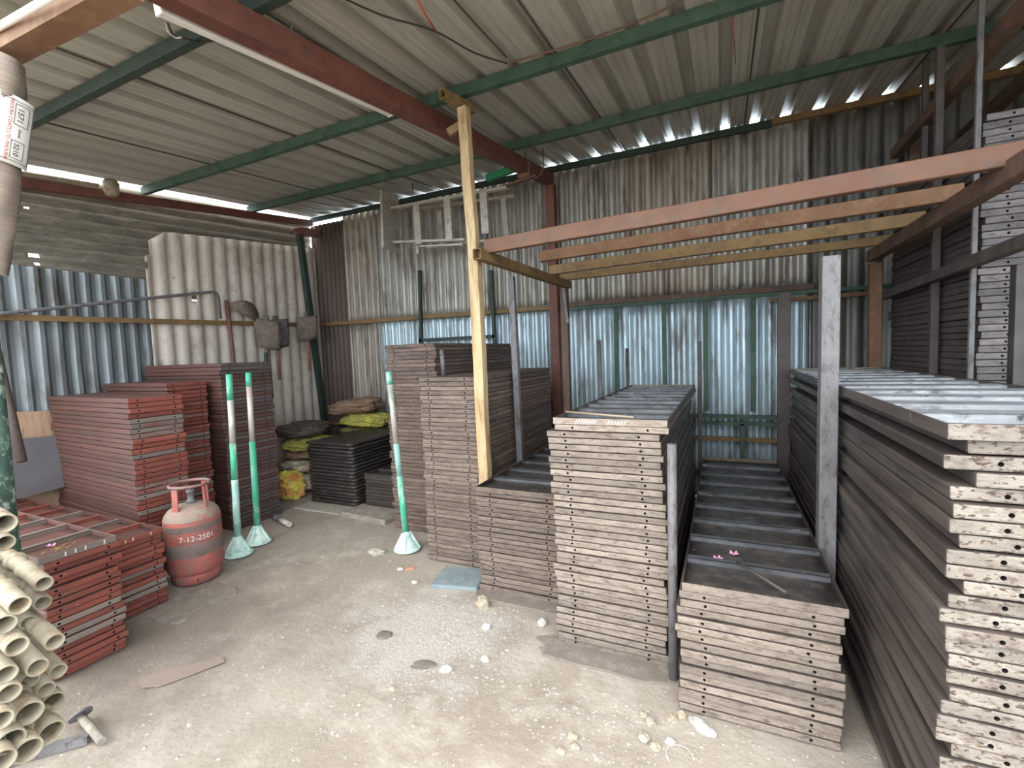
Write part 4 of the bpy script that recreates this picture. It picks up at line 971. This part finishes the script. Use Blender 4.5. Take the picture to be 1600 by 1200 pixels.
fp = empty('pipe_offcut', (-3.95, 3.02, .035), -.25); lab(fp, 'short white pipe offcut lying before the farthest red stack', 'pipe')
MB().tube([(-.0, 0, 0), (.28, -.02, 0)], .024, 14).build('tube', PMID, fp); MB().tube([(-.06, .0, 0), (.02, 0, 0)], .034, 14).build('collar', GREYP, fp)
# flanged jack lying at bottom left
fj = empty('base_jack', (-2.57, .935, .02), -.12); lab(fj, 'short steel tube with a round flange lying on the dirt', 'jack')
mb = MB(); mb.lathe([(0, -.004), (.042, -.004), (.042, .004), (.012, .004), (.010, .009), (0, .009)], 24, mtx=Matrix.Rotation(-.9, 4, 'Y'), smooth=False); mb.build('flange', GREYP, fj, loc=(0, 0, .02))
MB().tube([(.004, 0, .014), (.24, 0, -.0)], .016, 12).build('tube', CONC, fj)
ang = MB().bar((-2.60, .70, .012), (-2.42, .90, .012), .04, .03).build('angle_bar', GREYP); lab(ang, 'grey steel bar lying at the bottom left of the floor', 'bar')
# sticks, straw and petals
def stick(p, q, r, m, label, nm='stick', cat='stick', mid=None):
    pts = [p]+([mid] if mid else [])+[q]; return lab(MB().tube(pts, r, 6).build(nm, m), label, cat)
stick((-.80, 2.44, 1.216), (-.40, 2.27, 1.218), .006, mat('dry_twig', (170,150,128), (150,130,108), rough=.8), 'dry twig lying across the chalked top plate')
stick((.05, 2.25, .575), (.22, 2.03, .572), .007, DARKP, 'dark rod lying in the front bay of the low ribbed stack', 'iron_rod', 'rod')
PINK = mat('pink_petal', (226,120,176), (240,160,200), rough=.6, bump=0)
def petal(loc, r, label, seed):
    mb = MB()
    for k in range(5):
        a = k*1.256+seed; c, s = math.cos(a), math.sin(a)
        mb.prism([(0, 0, 0), (c*r-s*r*.35, s*r+c*r*.35, .004), (c*r*1.25, s*r*1.25, .010), (c*r+s*r*.35, s*r-c*r*.35, .004)], (0, 0, .0015))
    o = mb.build('flower', PINK, loc=loc); return lab(o, label, 'flower')
petal((-.03, 2.32, .545), .018, 'pink flower on the low ribbed stack, nearer of two', 0); petal((.04, 2.40, .545), .018, 'pink flower on the low ribbed stack, farther of two', 1)
petal((-3.23, 1.13, .625), .016, 'pink flower on the low red stack beside the cream pipes', 2)
YEL = mat('yellow_straw', (196,180,80), (176,160,84), rough=.8, bump=0)
mb = MB()
for k in range(16):
    x, y = -3.17+random.uniform(-.05, .04), 1.13+random.uniform(-.07, .08); mb.tube([(x, y, .62), (x+random.uniform(-.02, .02), y+random.uniform(-.05, .05), .624)], .0014, 4)
lab(mb.build('straw', YEL), 'yellow straw scattered on the low red stack', 'straw', kind='stuff')
st = MB().tube([(-.16+.05*math.cos(t*.5), 1.74+.05*math.sin(t*.5), .008) for t in range(9)], .002, 5).build('straw_curl', CORD); lab(st, 'pale curled straw on the dirt near the stones', 'straw')
mt = MB().prism([(-2.66,1.20,-.004),(-2.58,1.17,-.004),(-2.50,1.21,-.004),(-2.44,1.32,-.004),(-2.38,1.45,-.004),(-2.43,1.47,-.004),(-2.52,1.37,-.004),(-2.60,1.31,-.004)], (0,0,.006)).build('faded_sacking', mat('faded_red_scrap', (146,126,117), (138,122,112), rough=.95)); lab(mt, 'faded reddish woven scrap trodden into the dirt', 'scrap')

# gravel: pebbles beyond counting
mb = MB(); rs = random.Random(3)
GRAV = mat('gravel', (166,160,152), (146,138,130), (182,178,172), scale=24, rough=.9, bump=.2)
def peb(x, y, r):
    z = floor_h(x, y)
    v = [(x+r*rs.uniform(.7, 1.2)*dx, y+r*rs.uniform(.6, 1.1)*dy, z+r*.55*dz*rs.uniform(.7, 1.2)) for dx, dy, dz in ((1,0,0),(0,1,0),(-1,0,0),(0,-1,0),(.1,.1,1),(0,0,-1))]
    mb._faces(v, [(0,1,4),(1,2,4),(2,3,4),(3,0,4),(1,0,5),(2,1,5),(3,2,5),(0,3,5)])
for _ in range(1700):
    x = rs.gauss(-1.45, .28); y = rs.gauss(2.05, .26)
    if y > 2.55 or (x > -.9 and y > 2.15): continue
    peb(x, y, rs.uniform(.002, .007) if rs.random() < .94 else rs.uniform(.008, .013))
for _ in range(800):
    x = rs.uniform(-3, .3); y = rs.uniform(.5, 3.0)
    if (x > -.9 and y > 1.9) or (x > -1.5 and y > 2.4) or x < -2.9 and y < 2: continue
    peb(x, y, rs.uniform(.002, .006) if rs.random() < .95 else rs.uniform(.007, .013))
for _ in range(260):
    x = rs.uniform(-.85, .4); y = rs.uniform(1.6, 1.97); peb(x, y, rs.uniform(.003, .01))
lab(mb.build('gravel', GRAV), 'pale gravel chips scattered over the dirt floor', 'gravel', kind='stuff')
